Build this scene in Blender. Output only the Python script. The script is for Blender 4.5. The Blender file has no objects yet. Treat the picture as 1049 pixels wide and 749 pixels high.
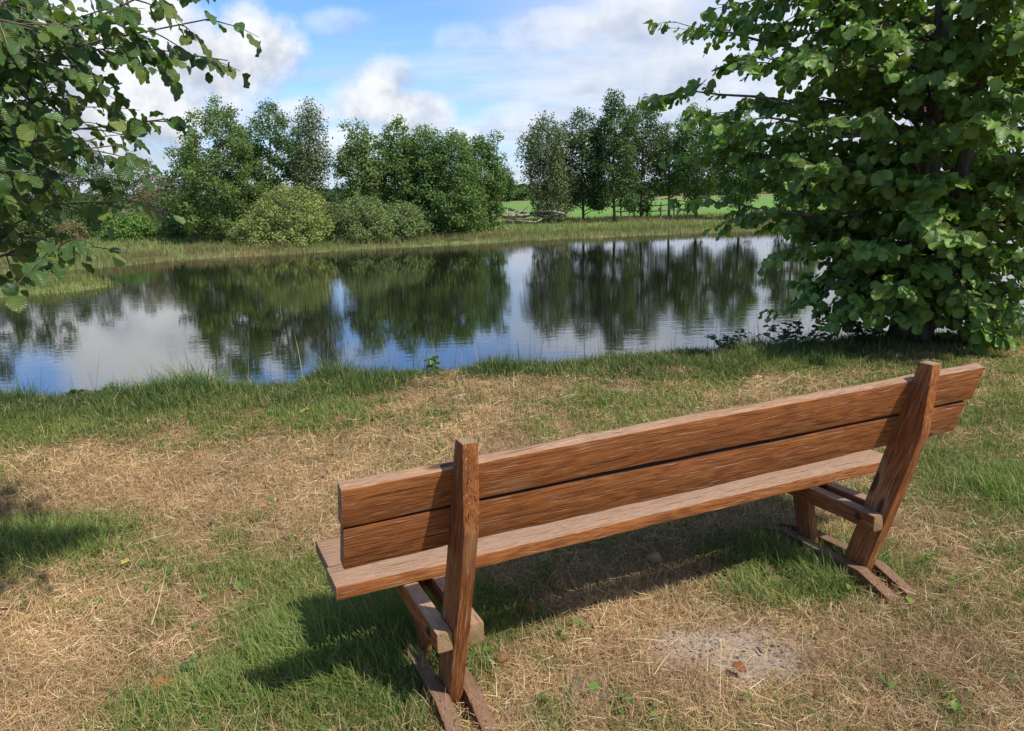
import bpy, bmesh, math, random
import numpy as np
from mathutils import Vector, Matrix, Quaternion

C = bpy.context.scene
COL = C.collection
R = math.radians

# ------------------------------------------------------------------ camera
F_PX, IW, IH = 795.76, 1049.0, 749.0
PITCH, ROLL, EYE = R(12.708), R(-1.637), 1.7501
fw = np.array([0, math.cos(PITCH), -math.sin(PITCH)])
up = np.array([0, math.sin(PITCH), math.cos(PITCH)])
rt = np.array([1.0, 0, 0])
r2 = rt * math.cos(ROLL) + up * math.sin(ROLL)
u2 = -rt * math.sin(ROLL) + up * math.cos(ROLL)
cam = bpy.data.cameras.new('camera')
cam.sensor_width = 36
cam.lens = 36 * F_PX / IW
cam.clip_start = 0.05
cam.clip_end = 6000
co = bpy.data.objects.new('camera', cam)
COL.objects.link(co)
M = Matrix.Identity(4)
for i in range(3):
    M[i][0], M[i][1], M[i][2] = r2[i], u2[i], -fw[i]
M[2][3] = EYE
co.matrix_world = M
C.camera = co

# ------------------------------------------------------------------ light, sky, exposure
SUN_EL = R(53.6)
SUN_AZ = R(127.3)                      # compass-like, from +Y towards +X
SUN_STRENGTH = 4.0
SKY_STRENGTH = 0.13
EXPOSURE = 0.55
sun = bpy.data.lights.new('sun', 'SUN')
sun.energy = SUN_STRENGTH
sun.angle = R(0.8)
sun.color = (1.0, 0.95, 0.87)
so = bpy.data.objects.new('sun', sun)
COL.objects.link(so)
sdir = Vector((math.sin(SUN_AZ) * math.cos(SUN_EL), math.cos(SUN_AZ) * math.cos(SUN_EL), math.sin(SUN_EL)))
so.rotation_euler = sdir.to_track_quat('Z', 'Y').to_euler()
so.location = sdir * 60
vs = C.view_settings
vs.view_transform = 'Standard'
vs.look = 'None'
vs.gamma = 1
vs.exposure = EXPOSURE
vs.use_curve_mapping = False
C.render.engine = 'CYCLES'
C.cycles.max_bounces = 8
C.cycles.transparent_max_bounces = 8
C.cycles.use_denoising = True


class NT:
    """small helper to write node trees"""
    def __init__(s, tree):
        s.t = tree
        s.t.nodes.clear()

    def n(s, typ, **kw):
        nd = s.t.nodes.new(typ)
        for k, v in kw.items():
            if k.startswith('i_'):
                key = k[2:]
                key = int(key) if key.isdigit() else key.replace('_', ' ')
                s.set(nd, key, v)
            else:
                setattr(nd, k, v)
        return nd

    def set(s, nd, key, v):
        sock = nd.inputs[key]
        if hasattr(v, 'is_output') or isinstance(v, bpy.types.NodeSocket):
            s.t.links.new(v, sock)
        elif isinstance(v, bpy.types.Node):
            s.t.links.new(v.outputs[0], sock)
        else:
            sock.default_value = v

    def math(s, op, a, b=None, c=None, clamp=False):
        nd = s.t.nodes.new('ShaderNodeMath')
        nd.operation = op
        nd.use_clamp = clamp
        for i, v in enumerate((a, b, c)):
            if v is not None:
                s.set(nd, i, v)
        return nd.outputs[0]

    def vm(s, op, a, b=None):
        nd = s.t.nodes.new('ShaderNodeVectorMath')
        nd.operation = op
        s.set(nd, 0, a)
        if b is not None:
            s.set(nd, 1, b)
        return nd.outputs['Value'] if op in ('DOT_PRODUCT', 'LENGTH', 'DISTANCE') else nd.outputs[0]

    def mix(s, fac, a, b, blend='MIX'):
        nd = s.t.nodes.new('ShaderNodeMix')
        nd.data_type = 'RGBA'
        nd.blend_type = blend
        nd.clamp_factor = True
        s.set(nd, 0, fac)
        for k, v in ((6, a), (7, b)):
            if isinstance(v, tuple) and len(v) == 3:
                v = v + (1,)
            s.set(nd, k, v)
        return nd.outputs[2]

    def ss(s, v, lo, hi, a=0.0, b=1.0):
        nd = s.t.nodes.new('ShaderNodeMapRange')
        nd.interpolation_type = 'SMOOTHSTEP'
        for i, x in enumerate((v, lo, hi, a, b)):
            s.set(nd, i, x)
        return nd.outputs[0]

    def noise(s, vec, scale, detail=4, rough=0.55, dist=0.0):
        nd = s.t.nodes.new('ShaderNodeTexNoise')
        s.set(nd, 'Vector', vec)
        nd.inputs['Scale'].default_value = scale
        nd.inputs['Detail'].default_value = detail
        nd.inputs['Roughness'].default_value = rough
        nd.inputs['Distortion'].default_value = dist
        return nd.outputs[0]


def pixdir(x, y):
    d = fw + (x - IW / 2) / F_PX * r2 - (y - IH / 2) / F_PX * u2
    return d / np.linalg.norm(d)


world = bpy.data.worlds.new('World')
C.world = world
world.use_nodes = True
w = NT(world.node_tree)
sky = w.n('ShaderNodeTexSky', sky_type='NISHITA')
sky.sun_disc = False
sky.sun_elevation = SUN_EL
sky.sun_rotation = SUN_AZ
sky.air_density = 1.0
sky.dust_density = 0.6
sky.ozone_density = 1.6
tc = w.n('ShaderNodeTexCoord')
D = tc.outputs['Generated']
sep = w.n('ShaderNodeSeparateXYZ', i_0=D)
dz = sep.outputs[2]
# high thin veil: project the direction on a flat layer of cloud
inv = w.math('DIVIDE', 1.0, w.math('MAXIMUM', w.math('ADD', dz, 0.12), 0.04))
flat = w.vm('MULTIPLY', D, (1, 1, 0))
nsc = w.n('ShaderNodeVectorMath', operation='SCALE', i_0=flat, i_3=inv).outputs[0]
veil = w.noise(w.vm('MULTIPLY', nsc, (0.45, 1.0, 1)), 0.9, 7, 0.6, 0.6)
streak = w.noise(w.vm('ADD', w.vm('MULTIPLY', nsc, (0.5, 2.2, 1)), (3.1, 7.7, 0)), 1.4, 6, 0.62, 0.4)
vright = w.ss(sep.outputs[0], -0.12, 0.30)
vlow = w.ss(dz, 0.02, 0.30, 0.35, 0.0)
veil_in = w.math('ADD', w.math('ADD', w.math('MULTIPLY', veil, 0.9), w.math('MULTIPLY', streak, 0.5)),
                 w.math('ADD', w.math('MULTIPLY', vright, 0.62), vlow))
veil_m = w.ss(veil_in, 0.74, 1.30, 0.0, 0.88)
SKYC = w.n('ShaderNodeVectorMath', operation='MULTIPLY', i_0=sky.outputs[0], i_1=(0.58, 0.80, 1.16)).outputs[0]
vtone = w.noise(nsc, 1.9, 5, 0.6)
veil_c = w.mix(w.ss(vtone, 0.3, 0.7), (3.3, 3.7, 4.5), (4.5, 4.75, 5.15))
cur = w.mix(veil_m, SKYC, veil_c)
# heaped clouds, each with its own place in the sky
big = w.noise(D, 7.0, 8, 0.58)
fine = w.noise(w.vm('ADD', D, (2.3, 1.1, 0.4)), 19.0, 6, 0.6)
lump = w.math('ADD', w.math('MULTIPLY', big, 0.7), w.math('MULTIPLY', fine, 0.3))
clouds = [  # x, y in the picture, angular radius across, flattening, weight
    (258, 42, 0.062, 1.0, 1.0), (215, 62, 0.090, 1.15, 1.0), (165, 35, 0.075, 1.1, 1.0), (95, 62, 0.13, 1.3, 1.0), (140, 108, 0.13, 1.9, 1.0), (10, 105, 0.17, 1.6, 1.0),
    (402, 76, 0.050, 1.7, 0.8), (385, 100, 0.055, 1.6, 0.9), (425, 115, 0.058, 1.7, 0.9), (310, 118, 0.050, 2.2, 0.7), (478, 140, 0.03, 1.7, 0.6), (560, 30, 0.07, 2.2, 0.45), (650, 20, 0.08, 2.0, 0.5), (610, 85, 0.06, 2.6, 0.4), (470, 40, 0.05, 2.4, 0.35), (345, 22, 0.05, 2.6, 0.4), (525, 120, 0.06, 2.4, 0.4), (700, 70, 0.09, 2.0, 0.5), (345, 150, 0.06, 2.2, 0.7),
    (-220, 60, 0.20, 1.3, 1.0), (-420, 20, 0.22, 1.4, 1.0), (960, 60, 0.22, 1.6, 0.8), (1350, 40, 0.3, 1.5, 1.0),
]
for i, (px, py, rad, fl, wt) in enumerate(clouds):
    c = pixdir(px, py)
    dv = w.vm('MULTIPLY', w.vm('SUBTRACT', D, tuple(c)), (1, 1, fl))
    ds = w.math('DIVIDE', w.vm('LENGTH', dv), rad)
    val = w.math('ADD', w.math('MULTIPLY', w.math('SUBTRACT', lump, 0.5), 2.2), w.math('SUBTRACT', 1.0, ds))
    m = w.ss(val, 0.02, 0.58, 0.0, wt * 0.96)
    hgt = w.math('DIVIDE', w.math('SUBTRACT', dz, float(c[2])), rad / fl)
    sh = w.math('ADD', w.math('MULTIPLY', hgt, 0.38), w.math('MULTIPLY', w.math('SUBTRACT', fine, 0.45), 1.7))
    colr = w.mix(w.ss(sh, -0.40, 0.36), (2.5, 2.8, 3.4), (5.2, 5.3, 5.4))
    cur = w.mix(m, cur, colr)
bg = w.n('ShaderNodeBackground', i_Color=cur)
bg.inputs['Strength'].default_value = SKY_STRENGTH
out = w.n('ShaderNodeOutputWorld', i_Surface=bg.outputs[0])

# ------------------------------------------------------------------ general helpers
rng = np.random.default_rng(7)


def tag(o, label, cat, group=None, kind=None):
    o['label'] = label
    o['category'] = cat
    if group:
        o['group'] = group
    if kind:
        o['kind'] = kind
    return o


def empty(name, loc, rz=0.0):
    o = bpy.data.objects.new(name, None)
    COL.objects.link(o)
    o.location = loc
    o.rotation_euler = (0, 0, rz)
    o.empty_display_size = 0.1
    return o


def mesh_np(name, V, Q, mat, parent=None, attrs=None, smooth=False):
    """V (n,3); Q (m,4) quads; attrs {name: (n,4) or (n,3)}"""
    me = bpy.data.meshes.new(name)
    V = np.asarray(V, np.float32)
    Q = np.asarray(Q, np.int32)
    k = Q.shape[1]
    me.vertices.add(len(V))
    me.vertices.foreach_set('co', V.ravel())
    me.loops.add(Q.size)
    me.loops.foreach_set('vertex_index', Q.ravel())
    me.polygons.add(len(Q))
    me.polygons.foreach_set('loop_start', np.arange(0, Q.size, k, dtype=np.int32))
    me.polygons.foreach_set('loop_total', np.full(len(Q), k, np.int32))
    me.polygons.foreach_set('use_smooth', np.full(len(Q), smooth, bool))
    me.update(calc_edges=True)
    for an, arr in (attrs or {}).items():
        arr = np.asarray(arr, np.float32)
        if arr.shape[1] == 4:
            a = me.attributes.new(an, 'FLOAT_COLOR', 'POINT')
            a.data.foreach_set('color', arr.ravel())
        else:
            a = me.attributes.new(an, 'FLOAT_VECTOR', 'POINT')
            a.data.foreach_set('vector', arr.ravel())
    me.materials.append(mat)
    o = bpy.data.objects.new(name, me)
    COL.objects.link(o)
    if parent:
        o.parent = parent
    return o


def col4(c):
    c = np.clip(np.asarray(c, float), 0.0, 1.0)
    return np.concatenate([c, np.ones((len(c), 1))], 1)


def hash2(ix, iy, seed):
    h = (ix.astype(np.int64) * 374761393 + iy.astype(np.int64) * 668265263 + seed * 1442695041) & 0xFFFFFFFF
    h = ((h ^ (h >> 13)) * 1274126177) & 0xFFFFFFFF
    h = h ^ (h >> 16)
    return (h & 0xFFFF) / 65535.0


def vnoise(x, y, scale, seed=0, octaves=3):
    x = np.asarray(x, float)
    y = np.asarray(y, float)
    tot = 0.0
    amp, s, norm = 1.0, scale, 0.0
    for o in range(octaves):
        X, Y = x * s + 1000.3 + o * 17.7, y * s + 1000.7 + o * 9.1
        ix, iy = np.floor(X), np.floor(Y)
        fx, fy = X - ix, Y - iy
        fx, fy = fx * fx * (3 - 2 * fx), fy * fy * (3 - 2 * fy)
        a, b = hash2(ix, iy, seed + o), hash2(ix + 1, iy, seed + o)
        c, d = hash2(ix, iy + 1, seed + o), hash2(ix + 1, iy + 1, seed + o)
        tot = tot + amp * ((a * (1 - fx) + b * fx) * (1 - fy) + (c * (1 - fx) + d * fx) * fy)
        norm += amp
        amp *= 0.5
        s *= 2.0
    return tot / norm


def sstep(v, lo, hi):
    t = np.clip((np.asarray(v, float) - lo) / (hi - lo), 0, 1)
    return t * t * (3 - 2 * t)


# ------------------------------------------------------------------ terrain
WATER = -0.8
NEAR = [(-40, 4.0), (-20, 5.6), (-12, 6.7), (-5, 7.85), (-2.6, 8.2), (-0.7, 8.65), (1.8, 9.1), (4.2, 9.6), (6, 9.9), (12, 11), (30, 15), (45, 20)]
FAR = [(45, 42), (28.2, 43), (14.9, 43.05), (11.4, 42.9), (6.2, 41.8), (2.4, 41.0), (-3.3, 38.95), (-5.7, 37.9), (-9.9, 35.8), (-14.05, 34.1),
       (-15.8, 31.6), (-19.5, 29.6), (-28, 27.5), (-28, 25.5), (-18, 26.6), (-13.5, 25.6), (-12.3, 24.1), (-12.9, 22.3), (-14.6, 21.7), (-22, 20.5), (-40, 18)]
POLY = np.array(NEAR + FAR, float)


def pond_sd(x, y):
    """signed distance to the pond's outline, positive inside the water"""
    x = np.asarray(x, float)
    y = np.asarray(y, float)
    best = np.full(x.shape, 1e9)
    inside = np.zeros(x.shape, bool)
    n = len(POLY)
    for i in range(n):
        ax, ay = POLY[i]
        bx, by = POLY[(i + 1) % n]
        ex, ey = bx - ax, by - ay
        t = np.clip(((x - ax) * ex + (y - ay) * ey) / (ex * ex + ey * ey), 0, 1)
        d = np.hypot(x - ax - t * ex, y - ay - t * ey)
        best = np.minimum(best, d)
        cross = ((ay > y) != (by > y)) & (x < (bx - ax) * (y - ay) / (by - ay + 1e-12) + ax)
        inside ^= cross
    return np.where(inside, best, -best)


def ground_z(x, y):
    x = np.asarray(x, float)
    y = np.asarray(y, float)
    sd = pond_sd(x, y) + (vnoise(x, y, 0.9, 3, 3) - 0.5) * np.where(y < 16, 0.5, 1.1)
    o = -sd
    near = WATER + 0.8 * sstep(o, -0.15, 1.25)
    far = WATER + 0.18 * sstep(o, -0.2, 1.0) + 0.24 * sstep(o, 1, 9)
    k = sstep(y, 13, 18)
    land = near * (1 - k) + far * k
    z = np.where(o > 0, land, land - np.minimum(0.25 * np.maximum(sd, 0), 1.2))
    bump = (vnoise(x, y, 0.55, 11, 2) - 0.5) * 0.09 + (vnoise(x, y, 2.3, 12, 3) - 0.5) * 0.06
    flat_spot = np.exp(-(((x - 0.8) / 2.2) ** 2 + ((y - 3.0) / 1.3) ** 2))
    z = z + bump * (1 - 0.75 * flat_spot) * (o > -0.5) * np.where(y < 16, 1, 1.4)
    z = z + 0.10 * sstep(vnoise(x, y, 0.06, 5, 2), 0.4, 0.7) * sstep(y, 48, 60)
    return z


def axis(fine_lo, fine_hi, step, lo, hi, grow=1.09):
    a = list(np.arange(fine_lo, fine_hi, step))
    s, v = step, fine_hi
    while v < hi:
        a.append(v)
        s *= grow
        v += s
    a.append(hi)
    s, v, b = step, fine_lo, []
    while v > lo:
        s *= grow
        v -= s
        b.append(max(v, lo))
    return np.array(b[::-1] + a)


gx = axis(-9, 9, 0.09, -2500, 2500, 1.07)
gy = axis(0.8, 11, 0.09, -600, 4000, 1.045)
GX, GY = np.meshgrid(gx, gy)
GZ = ground_z(GX, GY)
V = np.stack([GX, GY, GZ], -1).reshape(-1, 3)
nx, ny = len(gx), len(gy)
idx = np.arange(nx * ny).reshape(ny, nx)
Q = np.stack([idx[:-1, :-1], idx[:-1, 1:], idx[1:, 1:], idx[1:, :-1]], -1).reshape(-1, 4)

PATCHES = [(0.80, 2.64, 0.30, 0.24), (0.20, 2.44, 0.12, 0.08), (1.15, 3.50, 0.16, 0.09)]     # bare trampled soil


def bare(x, y):
    b = np.zeros(np.shape(x))
    wob = (vnoise(x, y, 6.0, 31, 3) - 0.5) * 1.1
    for i, (cx, cy, rx, ry) in enumerate(PATCHES):
        d = np.hypot((x - cx) / rx, (y - cy) / ry) + wob
        b = np.maximum(b, (1 - sstep(d, 0.55, 1.35)) * (1.0 if i == 0 else 0.6))
    return b


BLOBS = [(1.36, 3.15, 0.16, 0.2, 0.9), (1.2, 3.45, 0.2, 0.2, 0.9), (-2.5, 3.75, 0.50, 0.42, 1.0), (-0.75, 2.62, 0.52, 0.32, 1.1), (-0.45, 3.0, 0.35, 0.35, 0.8), (2.75, 4.0, 0.6, 0.5, 0.9), (2.55, 4.6, 0.45, 0.35, 0.6),
         (-1.5, 3.45, 0.6, 0.28, 0.3), (-2.3, 2.5, 0.35, 0.3, 0.5), (0.95, 3.05, 0.22, 0.14, 0.7), (1.55, 3.3, 0.35, 0.3, 0.55), (0.0, 2.85, 0.2, 0.12, 0.7),
         (1.9, 2.75, 0.3, 0.25, 0.35), (-3.6, 4.6, 0.7, 0.4, 0.4), (0.55, 3.65, 0.7, 0.35, 0.35), (-1.1, 5.1, 0.8, 0.4, 0.3), (3.6, 5.6, 0.8, 0.5, 0.4)]


def green(x, y):
    """share of living grass, 0..1"""
    g = sstep(vnoise(x, y, 0.75, 21, 3) * 0.45 + vnoise(x, y, 2.8, 22, 3) * 0.30 + vnoise(x, y, 7.5, 25, 2) * 0.25, 0.42, 0.62) * 0.68 + 0.09
    for cx, cy, rx, ry, wt in BLOBS:
        d = np.hypot((x - cx) / rx, (y - cy) / ry)
        g = g + wt * np.exp(-d * d * 1.1) * (0.6 + 0.7 * vnoise(x, y, 5, 23, 2))
    for cx, cy, rx, ry, wt in [(-1.7, 2.6, 0.5, 0.3, 0.8), (-0.3, 4.9, 1.0, 0.3, .3), (0.5, 2.6, 0.5, 0.3, .5), (1.5, 2.5, 0.6, 0.3, 0.35), (-1.9, 4.6, 0.7, 0.35, .3)]:
        g = g - wt * np.exp(-(((x - cx) / rx) ** 2 + ((y - cy) / ry) ** 2))
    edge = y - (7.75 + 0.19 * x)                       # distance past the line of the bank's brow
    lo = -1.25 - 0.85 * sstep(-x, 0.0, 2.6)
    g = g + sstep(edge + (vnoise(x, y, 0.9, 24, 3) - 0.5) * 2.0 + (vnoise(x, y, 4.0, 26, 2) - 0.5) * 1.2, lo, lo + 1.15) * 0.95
    return np.clip(g, 0, 1)


soil_c = np.array([0.30, 0.195, 0.105])
gvis = green(GX, GY)[..., None]
bvis = bare(GX, GY)[..., None]
tan_n = vnoise(GX, GY, 3.0, 41, 4)[..., None]
c = soil_c * (0.65 + 0.6 * tan_n)
c = c * (1 - 0.75 * gvis) + np.array([0.07, 0.085, 0.025]) * 0.75 * gvis
c = c * (1 - bvis) + np.array([0.345, 0.268, 0.20]) * (0.8 + 0.4 * tan_n) * bvis
sdg = pond_sd(GX, GY)[..., None]
mud = sstep(-sdg, 0.9, 0.1) * (GY[..., None] < 16)
c = c * (1 - mud) + np.array([0.06, 0.055, 0.03]) * mud
farw = sstep(GY, 14, 20)[..., None]
n1 = vnoise(GX, GY, 0.35, 42, 4)[..., None]
mead = np.array([0.13, 0.18, 0.05]) * (0.7 + 0.6 * n1)
wild = sstep(n1, 0.45, 0.7)
mead = mead * (1 - 0.5 * wild) + np.array([0.24, 0.17, 0.085]) * 0.5 * wild
field_k = sstep(GY + (n1 - 0.5) * 4, 55.5, 57.5)[..., None] if n1.ndim == 2 else sstep(GY[..., None] + (n1 - 0.5) * 4, 55.5, 57.5)
field_k = field_k * sstep(GX, -6.0, -2.0)[..., None]
fieldc = np.array([0.125, 0.225, 0.045]) * (0.88 + 0.24 * vnoise(GX, GY * 3, 0.12, 43, 3)[..., None])
mead = mead * (1 - field_k) + fieldc * field_k
past = sstep(GY, 136, 142)[..., None]
mead = mead * (1 - past) + np.array([0.20, 0.17, 0.075]) * past
c = c * (1 - farw) + mead * farw


def ground_mat():
    m = bpy.data.materials.new('ground')
    m.use_nodes = True
    n = NT(m.node_tree)
    at = n.n('ShaderNodeAttribute', attribute_name='col')
    geo = n.n('ShaderNodeNewGeometry')
    nz = n.noise(geo.outputs['Position'], 22, 6, 0.7)
    nf = n.noise(geo.outputs['Position'], 140, 4, 0.7)
    k = n.math('ADD', n.math('MULTIPLY', nz, 1.0), n.math('MULTIPLY', nf, 0.9))
    cc = n.vm('SCALE', at.outputs['Color'])
    sc = cc.node
    n.set(sc, 3, k)
    b = n.n('ShaderNodeBump', i_Strength=0.6, i_Distance=0.02, i_Height=n.math('ADD', nz, nf))
    p = n.n('ShaderNodeBsdfPrincipled', i_Base_Color=cc, i_Roughness=0.95, i_Normal=b.outputs[0])
    p.inputs['Specular IOR Level'].default_value = 0.15
    n.n('ShaderNodeOutputMaterial', i_Surface=p.outputs[0])
    return m


ground = mesh_np('ground', V, Q, ground_mat(), attrs={'col': col4(c.reshape(-1, 3))}, smooth=True)
tag(ground, 'dry grassy bank, pond bed, meadow and bright green field beyond', 'ground', kind='structure')


def water_mat():
    m = bpy.data.materials.new('pond_water')
    m.use_nodes = True
    n = NT(m.node_tree)
    geo = n.n('ShaderNodeNewGeometry')
    P = geo.outputs['Position']
    rip = n.noise(n.vm('MULTIPLY', P, (0.7, 2.0, 1)), 2.6, 3, 0.55, 0.3)
    rip2 = n.noise(n.vm('MULTIPLY', P, (0.9, 1.6, 1)), 9.0, 2, 0.5)
    calm = n.ss(n.noise(n.vm('MULTIPLY', P, (0.5, 1.2, 1)), 0.16, 3, 0.5), 0.38, 0.62, 0.35, 1.0)
    h = n.math('MULTIPLY', n.math('ADD', rip, n.math('MULTIPLY', rip2, 0.25)), calm)
    b = n.n('ShaderNodeBump', i_Strength=0.22, i_Distance=0.010, i_Height=h)
    p = n.n('ShaderNodeBsdfPrincipled', i_Base_Color=(0.010, 0.011, 0.006, 1), i_Roughness=0.012, i_Normal=b.outputs[0])
    p.inputs['IOR'].default_value = 1.9
    p.inputs['Specular IOR Level'].default_value = 1.0
    n.n('ShaderNodeOutputMaterial', i_Surface=p.outputs[0])
    return m


wv = np.array([(-45, 3, WATER), (48, 3, WATER), (48, 48, WATER), (-45, 48, WATER)])
water = mesh_np('pond_water', wv, [[0, 1, 2, 3]], water_mat())
tag(water, 'calm dark pond water mirroring trees and clouds', 'water', kind='structure')


# ------------------------------------------------------------------ materials for plants and wood
def leaf_mat(name, veins=False, trans=0.35, rough=0.5, spec=0.4):
    m = bpy.data.materials.new(name)
    m.use_nodes = True
    n = NT(m.node_tree)
    at = n.n('ShaderNodeAttribute', attribute_name='col')
    colr = at.outputs['Color']
    p = n.n('ShaderNodeBsdfPrincipled', i_Roughness=rough)
    if veins:
        uv = n.n('ShaderNodeAttribute', attribute_name='luv')
        s = n.n('ShaderNodeSeparateXYZ', i_0=uv.outputs['Vector'])
        ax = n.math('ABSOLUTE', s.outputs[0])
        ph = n.math('SUBTRACT', n.math('MULTIPLY', s.outputs[1], 8.0), n.math('MULTIPLY', ax, 2.6))
        fr = n.math('ABSOLUTE', n.math('SUBTRACT', n.math('FRACT', ph), 0.5))
        rib = n.ss(fr, 0.0, 0.12, 1.0, 0.0)
        midr = n.ss(ax, 0.0, 0.07, 1.0, 0.0)
        vein = n.math('MAXIMUM', n.math('MULTIPLY', rib, 0.6), midr)
        light = n.mix(0.35, colr, (0.22, 0.30, 0.10))
        colr = n.mix(n.math('MULTIPLY', vein, 0.32), colr, light)
        bp = n.n('ShaderNodeBump', i_Strength=0.6, i_Distance=0.004, i_Height=n.math('SUBTRACT', fr, n.math('MULTIPLY', midr, 0.4)))
        n.set(p, 'Normal', bp.outputs[0])
    n.set(p, 'Base Color', colr)
    p.inputs['Specular IOR Level'].default_value = spec
    tcol = n.mix(1.0, colr, (1.15, 1.45, 0.45), 'MULTIPLY')
    t = n.n('ShaderNodeBsdfTranslucent', i_Color=tcol)
    mx = n.n('ShaderNodeMixShader', i_0=trans, i_1=p.outputs[0], i_2=t.outputs[0])
    n.n('ShaderNodeOutputMaterial', i_Surface=mx.outputs[0])
    return m


def bark_mat(name, c1, c2, scale=14.0, birch=False):
    m = bpy.data.materials.new(name)
    m.use_nodes = True
    n = NT(m.node_tree)
    tcn = n.n('ShaderNodeTexCoord')
    o = tcn.outputs['Object']
    nz = n.noise(n.vm('MULTIPLY', o, (1, 1, 0.25)), scale, 6, 0.65)
    cc = n.mix(n.ss(nz, 0.35, 0.68), c1, c2)
    if birch:
        bands = n.noise(n.vm('MULTIPLY', o, (0.6, 0.6, 4.0)), 3.0, 4, 0.6)
        cc = n.mix(n.ss(bands, 0.56, 0.66), cc, (0.05, 0.045, 0.04))
    b = n.n('ShaderNodeBump', i_Strength=0.8, i_Distance=0.02, i_Height=nz)
    p = n.n('ShaderNodeBsdfPrincipled', i_Base_Color=cc, i_Roughness=0.9, i_Normal=b.outputs[0])
    p.inputs['Specular IOR Level'].default_value = 0.2
    n.n('ShaderNodeOutputMaterial', i_Surface=p.outputs[0])
    return m


LEAF_FAR = leaf_mat('far_foliage', trans=0.30, rough=0.6, spec=0.25)
LEAF_NEAR = leaf_mat('alder_leaf', veins=True, trans=0.33, rough=0.42, spec=0.38)
GRASS = leaf_mat('grass_blade', trans=0.30, rough=0.6, spec=0.25)
STRAW = leaf_mat('straw_blade', trans=0.15, rough=0.75, spec=0.15)
DEADLEAF = leaf_mat('fallen_leaf', veins=True, trans=0.15, rough=0.7, spec=0.2)
BARK = bark_mat('alder_bark', (0.075, 0.06, 0.045), (0.20, 0.17, 0.13))
BIRCH = bark_mat('birch_bark', (0.42, 0.40, 0.36), (0.62, 0.60, 0.55), 8.0, True)
LOG = bark_mat('dead_wood', (0.20, 0.15, 0.11), (0.50, 0.42, 0.34), 7.0)
GREYWOOD = bark_mat('grey_wood', (0.10, 0.08, 0.06), (0.27, 0.22, 0.17), 9.0)


def tube(path, radii, sides=6):
    """one tapered tube; returns V, Q"""
    path = np.asarray(path, float)
    n = len(path)
    T = np.gradient(path, axis=0)
    T /= np.linalg.norm(T, axis=1)[:, None] + 1e-9
    ref = np.array([0.0, 0, 1]) if abs(T[:, 2].mean()) < 0.85 else np.array([1.0, 0, 0])
    A = np.cross(T, ref)
    A /= np.linalg.norm(A, axis=1)[:, None] + 1e-9
    B = np.cross(T, A)
    th = np.linspace(0, 2 * math.pi, sides, endpoint=False)
    ring = path[:, None, :] + np.asarray(radii)[:, None, None] * (np.cos(th)[None, :, None] * A[:, None, :] + np.sin(th)[None, :, None] * B[:, None, :])
    Vv = ring.reshape(-1, 3)
    i = np.arange(n * sides).reshape(n, sides)
    j = np.roll(i, -1, axis=1)
    Qq = np.stack([i[:-1], j[:-1], j[1:], i[1:]], -1).reshape(-1, 4)
    Vv = np.concatenate([Vv, path[:1], path[-1:]])        # close both ends
    e0, e1 = n * sides, n * sides + 1
    c0 = np.stack([np.full(sides, e0), j[0], i[0], i[0]], -1)
    c1 = np.stack([np.full(sides, e1), i[-1], j[-1], j[-1]], -1)
    return Vv, Qq, np.concatenate([c0[:, :3], c1[:, :3]])


class Tubes:
    def __init__(s):
        s.V, s.Q, s.T, s.n = [], [], [], 0

    def add(s, path, radii, sides=6):
        v, q, t = tube(path, radii, sides)
        s.V.append(v)
        s.Q.append(q + s.n)
        s.T.append(t + s.n)
        s.n += len(v)

    def build(s, name, mat, parent=None):
        V_, Q_, T_ = np.concatenate(s.V), np.concatenate(s.Q), np.concatenate(s.T)
        me = bpy.data.meshes.new(name)
        me.vertices.add(len(V_))
        me.vertices.foreach_set('co', V_.astype(np.float32).ravel())
        li = np.concatenate([Q_.ravel(), T_.ravel()]).astype(np.int32)
        me.loops.add(len(li))
        me.loops.foreach_set('vertex_index', li)
        me.polygons.add(len(Q_) + len(T_))
        st = np.concatenate([np.arange(len(Q_)) * 4, len(Q_) * 4 + np.arange(len(T_)) * 3]).astype(np.int32)
        me.polygons.foreach_set('loop_start', st)
        me.polygons.foreach_set('loop_total', np.concatenate([np.full(len(Q_), 4), np.full(len(T_), 3)]).astype(np.int32))
        me.polygons.foreach_set('use_smooth', np.ones(len(Q_) + len(T_), bool))
        me.update(calc_edges=True)
        me.materials.append(mat)
        o = bpy.data.objects.new(name, me)
        COL.objects.link(o)
        if parent:
            o.parent = parent
        return o


def unit(v):
    return v / (np.linalg.norm(v, axis=-1, keepdims=True) + 1e-9)


def bezier(a, b, c_, n):
    t = np.linspace(0, 1, n)[:, None]
    return (1 - t) ** 2 * a + 2 * t * (1 - t) * b + t * t * c_


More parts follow.
